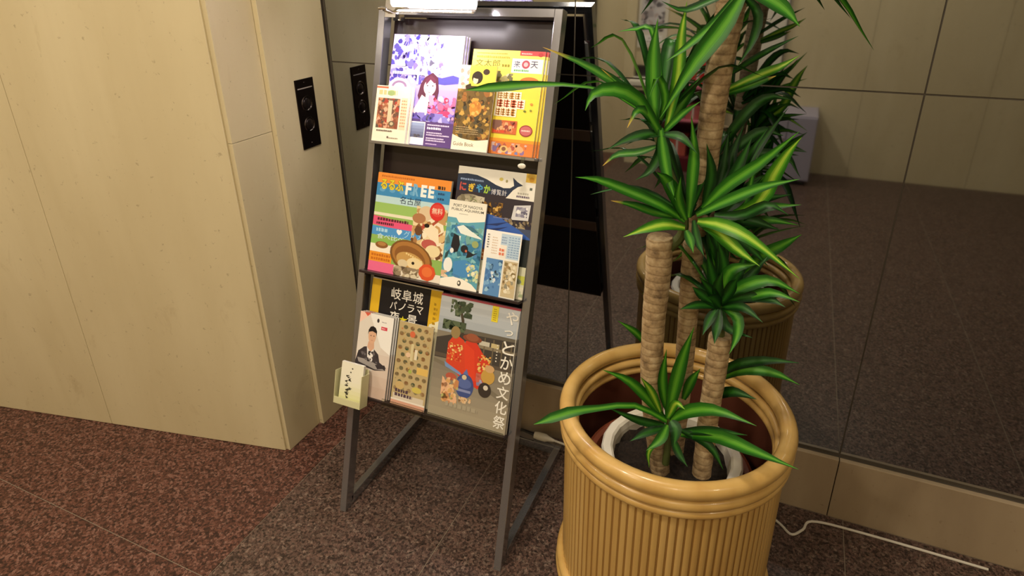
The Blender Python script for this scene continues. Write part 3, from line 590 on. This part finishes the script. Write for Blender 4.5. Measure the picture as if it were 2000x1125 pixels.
printed('leaflet', .146, V3, .103, .222, .018, .003, cv_dot, 'tan leaflet with green and orange dot pattern on the bottom tier', 'leaflet')
def cv_yatto(c):
    c.rect(0, 0, 1, 1, '8a8272'); c.grad(0, .70, 1, 1, (.62, .66, .70), (.80, .82, .84), 5); c.rect(0, .985, 1, 1, 'c8586a')
    # wooden temple hall
    c.poly([(.25, .70), (.40, .735), (1, .745), (1, .50), (0, .48), (0, .64)], '45403c'); c.poly([(.25, .70), (.36, .755), (1, .76), (1, .735), (.4, .72)], '6a6458'); c.rect(.3, .63, 1, .655, '8a7f6a'); c.rect(.0, .49, 1, .52, '5c5248')
    for i in range(5): c.rect(.50+.11*i, .52, .515+.11*i, .72, '6e6350')
    c.rect(.55, .655, .68, .69, 'c8c4b4'); c.rect(.70, .655, .80, .69, 'c8b888')
    # pine tree
    c.poly([(.31, .70), (.345, .70), (.33, .82), (.27, .93), (.24, .93), (.30, .80)], '4a4236'); c.blobs(.06, .72, .36, .80, 46, ['4c5a44', '5c6a50', '3c4a38'], .02, .06); c.blobs(.14, .84, .42, .97, 46, ['4c5a44', '5c6a50', '3c4a38', '6c785c'], .015, .05)
    c.rect(0, 0, 1, .46, '9a917d'); c.grad(0, .0, 1, .46, (.66, .62, .53), (.52, .49, .44), 6)
    c.poly([(0, .44), (.5, .36), (1, .22), (1, .26), (.5, .40), (0, .47)], '7c7464')
    c.rect(.66, .86, .74, .985, 'e8d63c'); c.small(.68, .87, .72, .97, 6, 'a89420', .6)
    # dancers in red robes under straw hats
    c.poly([(.16, .62), (.24, .70), (.36, .66), (.40, .54), (.44, .42), (.36, .36), (.16, .46)], 'd8482e'); c.poly([(.38, .66), (.50, .68), (.60, .60), (.74, .50), (.70, .42), (.60, .30), (.44, .34)], 'd8402c')
    c.poly([(.36, .65), (.5, .60), (.56, .36), (.44, .34)], 'e0482e'); c.blobs(.16, .48, .36, .62, 50, ['e8b860', 'e06a3c', 'c83c28', 'f0cc84'], .012, .028, 4); c.blobs(.56, .44, .72, .58, 44, ['f0d080', 'e8a850', 'c84830'], .012, .028, 4)
    c.ell(.24, .71, .06, .05, '9a8458'); c.ell(.46, .69, .12, .03, '8a4a34'); c.ell(.46, .70, .08, .03, '9c5a40'); c.poly([(.14, .46), (.36, .40), (.40, .37), (.16, .42)], '7c98c8')
    c.blobs(.56, .33, .70, .43, 16, ['8a8cb4', 'a8a8c4', 'c86a5c'], .02, .05)
    c.ell(.435, .30, .115, .10, '44548c'); c.ell(.43, .32, .09, .04, '5a6ca8'); c.rect(.34, .25, .52, .27, '8a94c0'); c.poly([(.40, .40), (.44, .44), (.47, .39)], '6478b4'); c.ell(.42, .37, .03, .02, 'd8c8a4')
    c.ell(.25, .35, .07, .03, 'b85c48'); c.blobs(.14, .13, .36, .34, 46, ['d8a86c', 'e8c48c', 'c88c5c', 'e8b890', 'b8b870'], .02, .055); c.blobs(.38, .16, .54, .21, 12, ['d8b080', 'e0c098'], .015, .04)
    c.ell(.71, .42, .085, .06, 'c8a050'); c.ell(.72, .485, .06, .03, 'd0a878'); c.ell(.69, .31, .08, .06, '3c3430'); c.ell(.70, .33, .03, .02, 'd8d0c0')
    c.small(.22, .10, .70, .15, 1, 'a89f8a', .9)
    for i, ch in enumerate('やっとかめ文化祭'):
        y = .865-.118*i; x = .85; s_ = .155 if ch != 'っ' else .11
        c.text(ch, x-.01, y+(.03 if ch == 'っ' else 0), x-.01+s_*.95, y+s_*.66, 'f2efe6', .012)
    c.small(.775, .55, .79, .70, 6, 'e8e2d4', .5)
    for x, y in ((.965, .80),): c.poly([(.985, .47), (.992, .47), (.992, .97), (.985, .97)], 'd8d4c8')
printed('magazine', .2575, V3, .219, .315, .014, .004, cv_yatto, 'festival magazine with red-robed dancers at the right of the bottom tier', 'magazine', 2, 'festival magazines on the bottom tier', 'festival magazine copy behind the front one', 'greypaper', .002)
def cv_leaf(c):
    c.rect(0, 0, 1, 1, 'ece9d6'); c.grad(0, 0, 1, .5, (.86, .86, .62), (.93, .92, .84), 5)
    c.ell(.50, .86, .035, .02, '4a463c'); c.ell(.44, .76, .035, .02, '5a564c')
    for k in range(16):      # brush writing, too blurred to read
        x = .30+.022*c.rnd.uniform(-4, 5); y = .66-.036*k; c.poly([(x, y), (x+c.rnd.uniform(.05, .2), y+c.rnd.uniform(-.03, .04)), (x+c.rnd.uniform(.05, .17), y-.03), (x+.02, y-c.rnd.uniform(.02, .05))], '3c3a30')
printed('leaflet_card', .005, .349, .070, .104, .052, .008, cv_leaf, 'small white card with brush writing in the clear holder at the lower left', 'card')
# clear holder on the left rail
hold = thing('leaflet_holder', rk(.04, .345, .04), 'small clear yellowish card holder hung on the left rail of the rack', 'card holder')
hm = mat('yellowed_plastic', (.90, .89, .72), .25, trans=.25, ior=1.3)
for nm, a in (('holder_back', (-.002, .080, .340, .440, .0285, .030)), ('holder_front', (-.002, .080, .340, .358, .0600, .0615)), ('holder_base', (-.002, .080, .340, .343, .030, .060)),
              ('holder_side', (-.0035, -.002, .340, .430, .0285, .0615)), ('holder_side', (.080, .0815, .340, .430, .0285, .0615))):
    rbox(nm, *a, hm, 0, hold)

# ================================================================== LIFT CALL PANEL
cp = thing('call_button_panel', (0, -.127, .924), 'dark bronze lift call panel with two round buttons on the cream wall', 'call panel')
box('plate', (0, -.1645, .924, .004, -.0893, 1.1238), M['plate'], cp, .001)
for z in (1.053, .993):
    mb = MB(); pr = [(.0005, .0062), (.0135, .0058), (.0155, .0045), (.0165, .0035)]
    ring = [(.0165, .0040), (.0185, .0062), (.0215, .0062), (.0228, .0040)]
    for prof, nm, mm in ((ring, 'button_ring', M['button']), (pr, 'button', mat('button_face', (.20, .17, .17), .3, .8))):
        q = MB().lathe(prof, n=28); q.v = [(z_, -.127+x_, z+y_) for x_, y_, z_ in q.v]; q.obj(nm, mm, cp)
box('engraved_strip', (.004, -.158, 1.0965, .0044, -.098, 1.0995), mat('pale_engraving', (.62, .58, .56), .4), cp)
for z in (1.113, .938):
    q = MB().lathe([(.0004, .0052), (.0028, .005), (.0032, .004)], n=12); q.v = [(z_, -.127+x_, z+y_) for x_, y_, z_ in q.v]; q.obj('screw', M['button'], cp)

# ================================================================== PLANTER AND PLANT
PC = Vector((1.143, -.366, 0)); PR = .2554
pl = thing('rattan_planter', PC, 'large round planter of varnished rattan canes with ringed rim', 'planter')
def torus(r, z, tr, name, m=None, tz=None):
    MB().lathe([(r+tr*math.cos(a), z+(tz or tr)*math.sin(a)) for a in [2*PI*k/14 for k in range(14)]], PC, 72, True).obj(name, m or M['rattan'], pl)
torus(PR-.018, .4955, .018, 'rim_ring'); torus(PR-.0135, .4655, .013, 'rim_ring'); torus(PR-.013, .4435, .010, 'rim_ring')
torus(PR-.034, .470, .010, 'inner_ring'); torus(PR-.036, .448, .009, 'inner_ring')
torus(PR-.012, .050, .013, 'base_ring'); torus(PR-.010, .026, .013, 'base_ring'); torus(PR-.014, .0095, .0095, 'base_ring')
RB = PR-.022
MB().lathe([(RB-.016, .004), (RB+.0048, .004), (RB+.0048, .455), (RB-.016, .455)], PC, 72, True).obj('planter_core', M['gap'], pl)
rv = []; nr = 92; rr = RB*PI/nr*1.0
me = None
for k in range(nr):
    a = 2*PI*k/nr; p = (RB*math.cos(a), RB*math.sin(a))
    if me is None:
        q = MB().tube([(0, 0, .058), (0, 0, .25), (0, 0, .438)], rr, 8, False); o = q.obj('reed', M['rattan'], pl, local=True); me = o.data
    else: o = bpy.data.objects.new('reed', me); COL.objects.link(o); o.parent = pl
    o.location = (p[0], p[1], 0); o.rotation_euler = (0, 0, a)
MB().lathe([(.02, .008), (PR-.045, .008), (PR-.040, .03), (PR-.0395, .44)], PC, 64).obj('liner', M['liner'], pl)
tp = thing('plant_saucer_pot', PC+Vector((.0, -.02, .03)), 'red-brown plastic pot standing inside the rattan planter', 'pot')
MB().lathe([(.12, .0), (.150, .0), (.172, .29), (.186, .30), (.188, .325), (.180, .329), (.170, .325), (.160, .29), (.14, .012), (.12, .012)], PC+Vector((.0, -.025, .03)), 56, True).obj('pot_wall', M['terracotta'], tp)
NC = Vector((1.15, -.408, .0))
npot = thing('nursery_pot', NC+Vector((0, 0, .06)), 'white plastic pot of soil inside the rattan planter', 'pot')
MB().lathe([(.105, .06), (.125, .40), (.128, .4135), (.133, .418), (.149, .418), (.153, .413), (.153, .390), (.136, .386), (.117, .06)], NC, 24, True).obj('pot_wall', M['white_plastic'], npot, smooth=False)
rs = random.Random(4)
mb = MB(); rad = [0, .03, .06, .09, .11, .1245]; n = 36; vs = [(NC.x, NC.y, .385)]
for r_ in rad[1:]: vs += [(NC.x+r_*math.cos(2*PI*k/n), NC.y+r_*math.sin(2*PI*k/n), .384+rs.uniform(-.007, .007)) for k in range(n)]
fs = [(0, 1+k, 1+(k+1) % n) for k in range(n)]+[(1+i*n+k, 1+(i+1)*n+k, 1+(i+1)*n+(k+1) % n, 1+i*n+(k+1) % n) for i in range(4) for k in range(n)]
tag(mesh_obj('soil', vs, fs, M['soil'], npot, True), kind='stuff')

# plant: points are laid on an upright plane through the plant's stems that faces the viewer, d metres in front of it
AX = Vector((1.14, -.42, 0)); AN = Vector((-.129, .9917, 0))
def at(px, py, d=0.):
    ray = _r*((px-1000)/F)+_u*((PY-py)/F)+_f
    p0 = AX-AN*d; return CAM+ray*((p0-CAM).dot(AN)/ray.dot(AN))
plant = thing('dracaena_plant', (1.15, -.41, .385), 'tall green dracaena with three bare canes and striped leaves', 'plant')
rp = random.Random(11)
def cane(name, pts, r0, r1, m=None, n=14, rings=46, cut=True):
    P = crom(pts, rings); vs = []
    rads = [(r0+(r1-r0)*i/(rings-1))*(1+.015*math.sin(i*2.2)+rp.uniform(-.015, .022)) for i in range(rings)]
    if cut: rads[-1] *= .93
    MB().tube(P, rads, n).obj(name, m or M['bark'], plant)
    return P
cane('cane', [at(1290, 925, .02), at(1273, 770, .03), at(1276, 640, .03), at(1285, 540, .03), at(1289, 462, .03)], .0205, .0255)
T2 = cane('cane', [at(1318, 890, -.05), at(1334, 740, -.05), at(1345, 600, -.045), at(1356, 470, -.04), at(1377, 330, -.03), at(1397, 180, -.02), at(1418, 60, -.02), at(1432, -10, -.02)], .0185, .0250, rings=80)
cane('cane', [at(1370, 925, .05), at(1383, 820, .045), at(1398, 720, .04), at(1407, 655, .04)], .0195, .0220, rings=34)
SHM = mat('green_shoot', (.30, .34, .16), .5)
cane('shoot', [at(1300, 490, .03), at(1333, 455, .03), at(1330, 400, .03), at(1300, 320, .03), at(1282, 250, .03), at(1284, 215, .03)], .010, .007, SHM, 8, 24, False)
cane('shoot', [at(1407, 665, .04), at(1408, 610, .04), at(1404, 560, .04)], .008, .006, SHM, 8, 10, False)
cane('shoot', [at(1300, 905, .045), at(1306, 850, .05), at(1304, 800, .05)], .008, .006, SHM, 8, 10, False)
def leaf(pts, width, mi=0, a=.6, nseg=9, fold=.16, up=None, prof=None):
    P = crom(pts, nseg); vs = []; fs = []
    vdir = (CAM-P[len(P)//2]).normalized(); N0 = (vdir*a+Vector((0, 0, 1))*(1-a)).normalized() if up is None else up.normalized()
    X = (-1, -.5, 0, .5, 1); last = None
    for i, p in enumerate(P):
        s_ = i/(nseg-1); t = (P[min(i+1, nseg-1)]-P[max(i-1, 0)]).normalized()
        sd = t.cross(N0)
        if sd.length < .15 and last is not None: sd = last
        sd = sd.normalized()
        if last is not None and sd.dot(last) < 0: sd = -sd
        if last is not None: sd = (sd*.6+last*.4).normalized()
        last = sd; nn = sd.cross(t).normalized()
        if nn.dot(N0) < 0: nn = -nn
        wv = prof(s_) if prof else (.42+.58*math.sin(min(s_/.42, 1)*PI/2)) if s_ < .42 else max(.015, max(0, math.cos((s_-.42)/.58*PI/2))**1.25)
        h = width*.36*wv
        vs += [p+sd*(x*h)+nn*(fold*h*2*(abs(x)-.5)) for x in X]
    for i in range(nseg-1):
        for k in range(4): fs.append((i*5+k, i*5+k+1, (i+1)*5+k+1, (i+1)*5+k))
    off = worldloc(plant)
    me = bpy.data.meshes.new('leaf'); me.from_pydata([v-off for v in vs], [], fs); me.materials.append(LM[mi])
    uv = me.uv_layers.new(name='UVMap')
    for p in me.polygons:
        p.use_smooth = True
        for li in p.loop_indices: vi = me.loops[li].vertex_index; uv.data[li].uv = ((vi % 5)/4, (vi//5)/(nseg-1))
    o = bpy.data.objects.new('leaf', me); COL.objects.link(o); o.parent = plant; return o
def L(px, w, d0=.03, d1=.05, mi=0, a=.6, **k):
    n = len(px); pts = [at(x, y, d0+(d1-d0)*i/(n-1)) for i, (x, y) in enumerate(px)]
    dist = sum((p-CAM).length for p in pts)/n
    leaf(pts, w*dist/F*1.12, mi, a, **k)
far = lambda s_: .30+.70*math.exp(-((s_-.80)/.20)**2) if s_ < .8 else max(.02, max(0, math.cos((s_-.8)/.2*PI/2))**.8)
# crown above the first cane
L([(1278, 240), (1200, 183), (1100, 165), (1000, 168), (908, 176)], 26, .04, .10, 0, .75, prof=far)
L([(1280, 235), (1230, 182), (1150, 130), (1060, 92)], 26, .03, .06, 3, .7)
L([(1290, 262), (1248, 196), (1200, 174), (1158, 184), (1143, 216)], 38, .05, .13, 0, .75)
L([(1283, 245), (1245, 200), (1210, 165), (1174, 134)], 15, .03, .05, 3)
L([(1280, 240), (1276, 170), (1277, 100), (1285, 36)], 36, .05, .03, 0, .9)
L([(1290, 235), (1300, 190), (1285, 150), (1268, 190)], 20, .04, .06, 0, .8)
L([(1302, 250), (1324, 150), (1331, 70), (1342, 2)], 28, .04, .02, 2, .9)
L([(1300, 255), (1340, 190), (1368, 150)], 26, .02, .0, 0, .8)
L([(1290, 250), (1296, 300), (1305, 350), (1320, 392)], 28, .05, .08, 0, .8)
L([(1290, 262), (1262, 262), (1225, 272), (1186, 292)], 26, .05, .08, 1, .7)
L([(1285, 285), (1245, 298), (1205, 302), (1177, 324)], 22, .04, .06, 3, .6)
L([(1292, 260), (1268, 225), (1245, 215), (1225, 250)], 26, .04, .10, 3, .6)
L([(1298, 200), (1276, 63), (1240, 57), (1206, 62)], 14, .0, -.02, 0, .6)
L([(1290, 265), (1330, 225), (1368, 198)], 18, .04, .05, 0, .7)
L([(1288, 268), (1288, 300), (1268, 335), (1240, 352)], 24, .04, .06, 1, .6)
L([(1295, 262), (1330, 268), (1362, 300)], 22, .05, .08, 1, .7)
# crown of the tall cane
L([(1450, -8), (1410, 55), (1352, 130), (1288, 232)], 44, .03, .06, 0, .85)
L([(1440, -12), (1395, 45), (1340, 92), (1300, 120)], 20, .02, .05, 0, .7)
L([(1440, -20), (1385, 2), (1335, 20), (1292, 2)], 20, .02, .04, 1, .6)
L([(1455, -20), (1500, -5), (1535, 20), (1562, 52)], 36, .02, .04, 0, .8)
L([(1445, -15), (1480, 25), (1470, 80), (1440, 130)], 22, .0, .02, 1, .7)
for e in ((1380, -95), (1320, -70), (1460, -130), (1540, -90), (1590, -60), (1360, -40), (1500, -140), (1420, -140)):
    L([(1440, -20), (1440*.5+e[0]*.5, -20*.5+e[1]*.5-14), e], 34, .0, rp.uniform(-.1, .12), rp.choice((0, 0, 1, 2)), .6)
L([(1398, 185), (1480, 148), (1525, 130), (1562, 108)], 22, -.03, -.02, 2, .7)
L([(1398, 188), (1470, 165), (1516, 148)], 22, -.03, -.02, 3, .7)
L([(1402, 160), (1490, 105), (1560, 70)], 16, -.05, -.05, 1, .6)
# middle crown
L([(1338, 432), (1290, 400), (1215, 368), (1165, 350), (1124, 346)], 28, .04, .10, 0, .75)
L([(1320, 405), (1270, 378), (1215, 366), (1153, 380)], 18, .03, .06, 1, .6)
L([(1325, 425), (1280, 415), (1235, 400), (1193, 392)], 24, .04, .07, 3, .6)
L([(1338, 445), (1300, 438), (1262, 446), (1217, 463)], 30, .05, .10, 2, .8)
L([(1335, 425), (1318, 380), (1300, 350), (1282, 336)], 34, .05, .09, 0, .8)
L([(1345, 425), (1352, 350), (1356, 290), (1350, 225)], 28, .05, .04, 0, .9)
L([(1340, 430), (1325, 390), (1330, 345)], 24, .06, .09, 0, .8)
L([(1372, 408), (1420, 362), (1490, 315), (1562, 256)], 32, .04, .09, 0, .8)
L([(1360, 420), (1420, 392), (1490, 365), (1562, 350)], 28, .05, .10, 0, .75)
L([(1385, 440), (1478, 400), (1510, 345), (1538, 300), (1566, 268)], 36, .0, .02, 2, .9)
L([(1362, 432), (1410, 440), (1470, 470), (1562, 545)], 34, .05, .13, 2, .85)
L([(1368, 436), (1398, 448), (1440, 488), (1484, 520)], 36, .04, .09, 2, .85)
L([(1340, 450), (1348, 470), (1354, 494)], 22, .06, .08, 0, .9)
L([(1355, 430), (1362, 470), (1375, 500)], 20, .05, .08, 1, .9)
L([(1408, 570), (1480, 506), (1530, 478), (1566, 458)], 30, -.02, .0, 0, .8)
L([(1375, 400), (1390, 340), (1380, 280)], 26, .02, .02, 1, .8)
L([(1400, 400), (1440, 330), (1470, 265)], 26, .0, -.02, 1, .8)
L([(1395, 420), (1450, 420), (1500, 400), (1540, 420)], 26, .02, .05, 1, .7)
L([(1390, 430), (1430, 420), (1460, 380), (1480, 300)], 24, .0, -.02, 0, .8)
for e, w_, mi in (((1440, 330), 28, 1), (1480 and (1500, 250), 26, 1), ((1540, 210), 24, 1), ((1455, 240), 26, 1), ((1520, 330), 30, 0), ((1565, 400), 28, 0), ((1430, 270), 22, 1)):
    L([(1402, 450), ((1402+e[0])/2-6, (450+e[1])/2-16), e], w_, -.02, rp.uniform(-.10, .0), mi, .75)
for px, w_, d0, d1, mi in (([(1380, 420), (1410, 350), (1425, 250)], 30, .0, -.06, 1), ([(1400, 430), (1450, 380), (1490, 345)], 30, .0, -.04, 1), ([(1400, 440), (1460, 430), (1525, 450)], 30, .0, -.02, 1),
                           ([(1405, 450), (1450, 470), (1500, 520)], 28, .0, .0, 1), ([(1410, 440), (1470, 395), (1545, 380)], 30, -.03, -.07, 1), ([(1390, 430), (1400, 470), (1425, 520)], 26, .03, .05, 1),
                           ([(1385, 445), (1450, 440), (1500, 430), (1560, 440)], 28, -.03, -.04, 0), ([(1385, 440), (1390, 480), (1395, 540)], 22, .0, .0, 1), ([(1380, 330), (1450, 230), (1500, 190), (1545, 195)], 26, -.06, -.08, 1),
                           ([(1380, 335), (1480, 260), (1530, 265)], 26, -.06, -.08, 1), ([(1376, 345), (1490, 300), (1550, 320)], 26, -.06, -.07, 1)): L(px, w_, d0, d1, mi, .75)
# crown of the third cane
for px, w_, d1, mi in (([(1408, 585), (1450, 560), (1505, 548), (1562, 574)], 32, .08, 0), ([(1410, 590), (1465, 578), (1510, 572), (1562, 590)], 26, .10, 0), ([(1410, 590), (1460, 580), (1505, 585), (1534, 600)], 24, .10, 1),
                       ([(1400, 600), (1372, 595), (1348, 598), (1328, 604)], 20, .08, 1), ([(1404, 590), (1392, 540), (1380, 490)], 26, .06, 1), ([(1408, 590), (1425, 530), (1480, 516)], 30, .06, 0), ([(1410, 590), (1440, 540), (1462, 480)], 26, .02, 1),
                       ([(1412, 600), (1440, 620), (1440, 655), (1424, 692)], 26, .10, 0), ([(1408, 600), (1420, 640), (1470, 660)], 22, .08, 1), ([(1402, 600), (1385, 625), (1372, 655)], 22, .09, 1), ([(1406, 592), (1402, 560), (1412, 530)], 26, .09, 1),
                       ([(1405, 600), (1370, 575), (1352, 560)], 24, .05, 1), ([(1405, 600), (1390, 570), (1365, 540)], 24, .09, 1), ([(1410, 600), (1450, 600), (1490, 630)], 22, .1, 1), ([(1405, 600), (1400, 640), (1395, 672)], 24, .1, 1),
                       ([(1408, 595), (1430, 560), (1440, 545)], 26, .1, 1), ([(1405, 585), (1415, 520), (1400, 465)], 26, .05, 1), ([(1408, 590), (1460, 545), (1500, 500)], 26, .0, 1), ([(1408, 600), (1395, 585), (1380, 580)], 28, .1, 1)):
    L(px, w_, .05, d1, mi, .8)
L([(1262, 672), (1240, 648), (1206, 626)], 18, .0, .03, 0, .8)
# low crown near the soil
L([(1303, 822), (1240, 792), (1170, 797), (1110, 806), (1042, 829)], 26, .06, .18, 0, .8, prof=lambda s_: .55+.45*math.exp(-((s_-.78)/.16)**2)*1.0 if s_ < .8 else max(.02, max(0, math.cos((s_-.8)/.2*PI/2))**.8))
L([(1296, 815), (1262, 775), (1225, 742), (1176, 722)], 26, .05, .10, 0, .8)
L([(1290, 805), (1272, 765), (1251, 736)], 20, .06, .09, 2, .85)
L([(1304, 818), (1318, 755), (1335, 695), (1356, 638)], 32, .06, .09, 0, .9)
L([(1302, 800), (1294, 745), (1302, 682)], 24, .04, .05, 0, .9)
L([(1308, 822), (1345, 803), (1400, 802), (1478, 832)], 32, .06, .14, 0, .8)
L([(1330, 842), (1390, 842), (1460, 850)], 22, .06, .12, 1, .7)
L([(1330, 848), (1400, 852), (1470, 880), (1560, 917)], 32, .06, .20, 0, .8)
L([(1304, 830), (1290, 858), (1262, 880)], 24, .07, .10, 0, .8)
L([(1310, 822), (1320, 840), (1316, 872)], 28, .09, .12, 1, .9)
L([(1312, 850), (1325, 885), (1343, 912)], 18, .07, .10, 1, .9)
L([(1330, 840), (1385, 870), (1413, 918)], 20, .07, .11, 1, .8)
L([(1300, 850), (1268, 880), (1268, 914)], 12, .05, .06, 2, .9)
L([(1305, 815), (1320, 788), (1338, 800)], 20, .06, .08, 2, .8)
L([(1298, 830), (1250, 822), (1187, 796)], 20, .05, .09, 1, .8)
L([(1300, 835), (1262, 845), (1230, 862)], 20, .06, .10, 1, .7)
L([(1335, 780), (1350, 745), (1368, 720)], 22, -.02, -.03, 0, .9)
L([(1400, 735), (1440, 712), (1500, 704), (1562, 709)], 24, .0, .02, 1, .8)
L([(1405, 740), (1450, 722), (1510, 728), (1562, 752)], 26, .0, .04, 0, .8)
L([(1395, 775), (1430, 765), (1478, 780)], 24, .02, .06, 1, .8)
# leaves on the far side, towards the mirror
def fill(cx, cy, d, n, ln, seed, mis=(0, 0, 1, 1)):
    q = random.Random(seed); c = at(cx, cy, d)
    for k in range(n):
        az = R(90)+q.uniform(-1.5, 1.5); el = q.uniform(-.1, 1.1); l_ = ln*q.uniform(.7, 1.1)
        dr = Vector((math.cos(az)*math.cos(el), math.sin(az)*math.cos(el), math.sin(el)))
        lim = (-.03-c.y)/max(dr.y, .01); l_ = min(l_, max(.08, lim))
        p1 = c+dr*l_*.55+Vector((0, 0, .02)); p2 = c+dr*l_+Vector((0, 0, -.05-.05*q.random()))
        p2.y = min(p2.y, -.02); p1.y = min(p1.y, -.02)
        leaf([c, p1, p2], .034*q.uniform(.8, 1.15), q.choice(mis), up=Vector((0, .25, 1)))
fill(1284, 245, .02, 12, .30, 1); fill(1345, 425, .02, 12, .30, 2); fill(1405, 590, .03, 10, .24, 3); fill(1440, -15, -.02, 12, .30, 4)

# ================================================================== CABLES AND THE FAR LOBBY
cb = thing('power_cord', (.72, -.075, 0), 'white power cord with plug lying behind the rack and planter', 'cord')
pl1 = Vector((.690, -.076, .041)); pl2 = Vector((.735, -.076, .041))
MB().tube([pl1, pl1+Vector((.012, 0, 0)), pl2-Vector((.008, 0, 0)), pl2, pl2+Vector((.02, 0, -.001))], [.0105, .0125, .0125, .009, .0045], 14).obj('plug', M['white_plastic'], cb)
MB().tube(crom([pl1+Vector((.002, 0, 0)), pl1+Vector((-.02, .0, .004)), pl1+Vector((-.06, .005, .002)), (.58, -.052, .02), (.45, -.05, .005), (.33, -.048, .005)], 26), .0045, 8).obj('black_lead', M['plastic_black'], cb)
MB().tube(crom([pl2+Vector((.015, 0, 0)), (.80, -.078, .036), (.86, -.075, .008), (1.0, -.07, .004), (1.2, -.068, .004), (1.36, -.075, .004), (1.414, -.100, .004), (1.447, -.128, .004), (1.475, -.10, .004), (1.50, -.06, .004), (1.62, -.05, .004), (1.9, -.05, .004)], 60), .0035, 8).obj('white_lead', M['white_cable'], cb)
# things on the far wall, seen in the mirror
Y = ROOM_Y0+.012
ps = thing('wall_poster', (.275, Y, .83), 'white framed notice with a grey picture, reflected beside the planter leaves', 'poster')
box('poster_board', (.17, Y, .825, .385, Y+.012, 1.40), M['white_plastic'], ps, .002)
c = Cover(.17, .26, 'c8c4c4', 3); c.blobs(0, 0, 1, 1, 60, ['8a8488', 'a8a2a4', '6a6468', 'd0cccc', 'b8a8a4', '585458'], .06, .2)
o = c.obj(ps, 'poster_picture'); o.rotation_euler = (R(90), 0, R(180)); o.location = (.085, .0125, .11)
c = Cover(.15, .06, 'f0eee8', 3); c.small(.1, .1, .9, .9, 2, '8a8884', .5); o = c.obj(ps, 'poster_caption'); o.rotation_euler = (R(90), 0, R(180)); o.location = (.075, .0125, .025)
cab = thing('wall_cabinet', (.30, Y, 0), 'pale low cabinet with dark slots under the notice, reflected in the mirror', 'cabinet')
box('body', (.172, Y, 0, .42, Y+.22, .575), M['stone'], cab, .003); box('white_ledge', (.165, Y, .588, .43, Y+.235, .618), M['white_plastic'], cab, .002); box('recess', (.185, Y, .575, .41, Y+.20, .588), M['plastic_black'], cab)
box('slot', (.19, Y+.22, .505, .30, Y+.222, .555), M['plastic_black'], cab); box('back_board', (.172, Y, .618, .42, Y+.02, .70), M['plastic_black'], cab)
RED = mat('red_box', (.70, .10, .09), .45); MAR = mat('maroon_cloth', (.35, .05, .09), .8); PINK = mat('pink_edge', (.80, .45, .52), .5)
st = thing('gift_stand', (.60, Y+.15, 0), 'maroon stand with a pink shelf edge, reflected among the planter leaves', 'display stand')
box('body', (.46, Y, 0, .76, Y+.30, .10), MAR, st); box('side_panel', (.46, Y, .10, .475, Y+.28, .75), MAR, st); box('side_panel', (.745, Y, .10, .76, Y+.28, .75), MAR, st)
box('back_panel', (.475, Y, .10, .745, Y+.015, .75), MAR, st); box('shelf', (.475, Y+.015, .36, .745, Y+.28, .375), PINK, st, .002); box('shelf', (.46, Y, .60, .76, Y+.30, .62), PINK, st, .002)
for i, (x0, z0, x1, z1, mm, lb) in enumerate(((.50, .375, .57, .50, RED, 'small red gift box on the middle shelf of the maroon stand'), (.60, .375, .70, .47, mat('rose_box', (.72, .38, .36), .5), 'rose gift box on the middle shelf of the maroon stand'),
                                          (.50, .10, .62, .24, mat('salmon_box', (.74, .36, .30), .5), 'salmon gift box at the bottom of the maroon stand'), (.49, .62, .57, .72, mat('rosy_box', (.66, .30, .32), .5), 'rosy gift box on top of the maroon stand'), (.60, .62, .72, .76, RED, 'tall red gift box on top of the maroon stand'))):
    gb = thing('gift_box', ((x0+x1)/2, Y+.18, z0), lb, 'box', 'gift boxes on the maroon stand')
    box('box_body', (x0, Y+.10, z0, x1, Y+.24, z1-.02), mm, gb, .002); box('lid', (x0-.003, Y+.097, z1-.02, x1+.003, Y+.243, z1), mm, gb, .002); box('ribbon', ((x0+x1)/2-.006, Y+.243, z0+.002, (x0+x1)/2+.006, Y+.2445, z1-.002), M['paper'], gb)
LAV = mat('lavender_grey_panel', (.62, .60, .66), .45)
sc = thing('side_cabinet', (1.25, Y, 0), 'lavender grey two-door cabinet on the far side, reflected at the right', 'cabinet')
box('body', (1.10, Y, .03, 1.45, Y+.32, .47), LAV, sc, .003); box('plinth', (1.12, Y, 0, 1.43, Y+.30, .03), M['plastic_black'], sc)
for x0, x1, hx in ((1.103, 1.273, 1.258), (1.277, 1.447, 1.292)):
    d = box('door', (x0, Y+.32, .04, x1, Y+.335, .46), LAV, sc, .002); box('handle', (hx-.005, Y+.335, .24, hx+.005, Y+.347, .32), M['chrome'], d)
nb = thing('notice_board', (1.07, Y, .62), 'tall white board on the far lobby wall, reflected at the right', 'board')
box('board_face', (.96, Y, .63, 1.17, Y+.02, 1.95), M['white_plastic'], nb, .002)
for b in ((.95, Y, .62, .96, Y+.026, 1.96), (1.17, Y, .62, 1.18, Y+.026, 1.96)): box('frame_strip', b, M['steel'], nb)
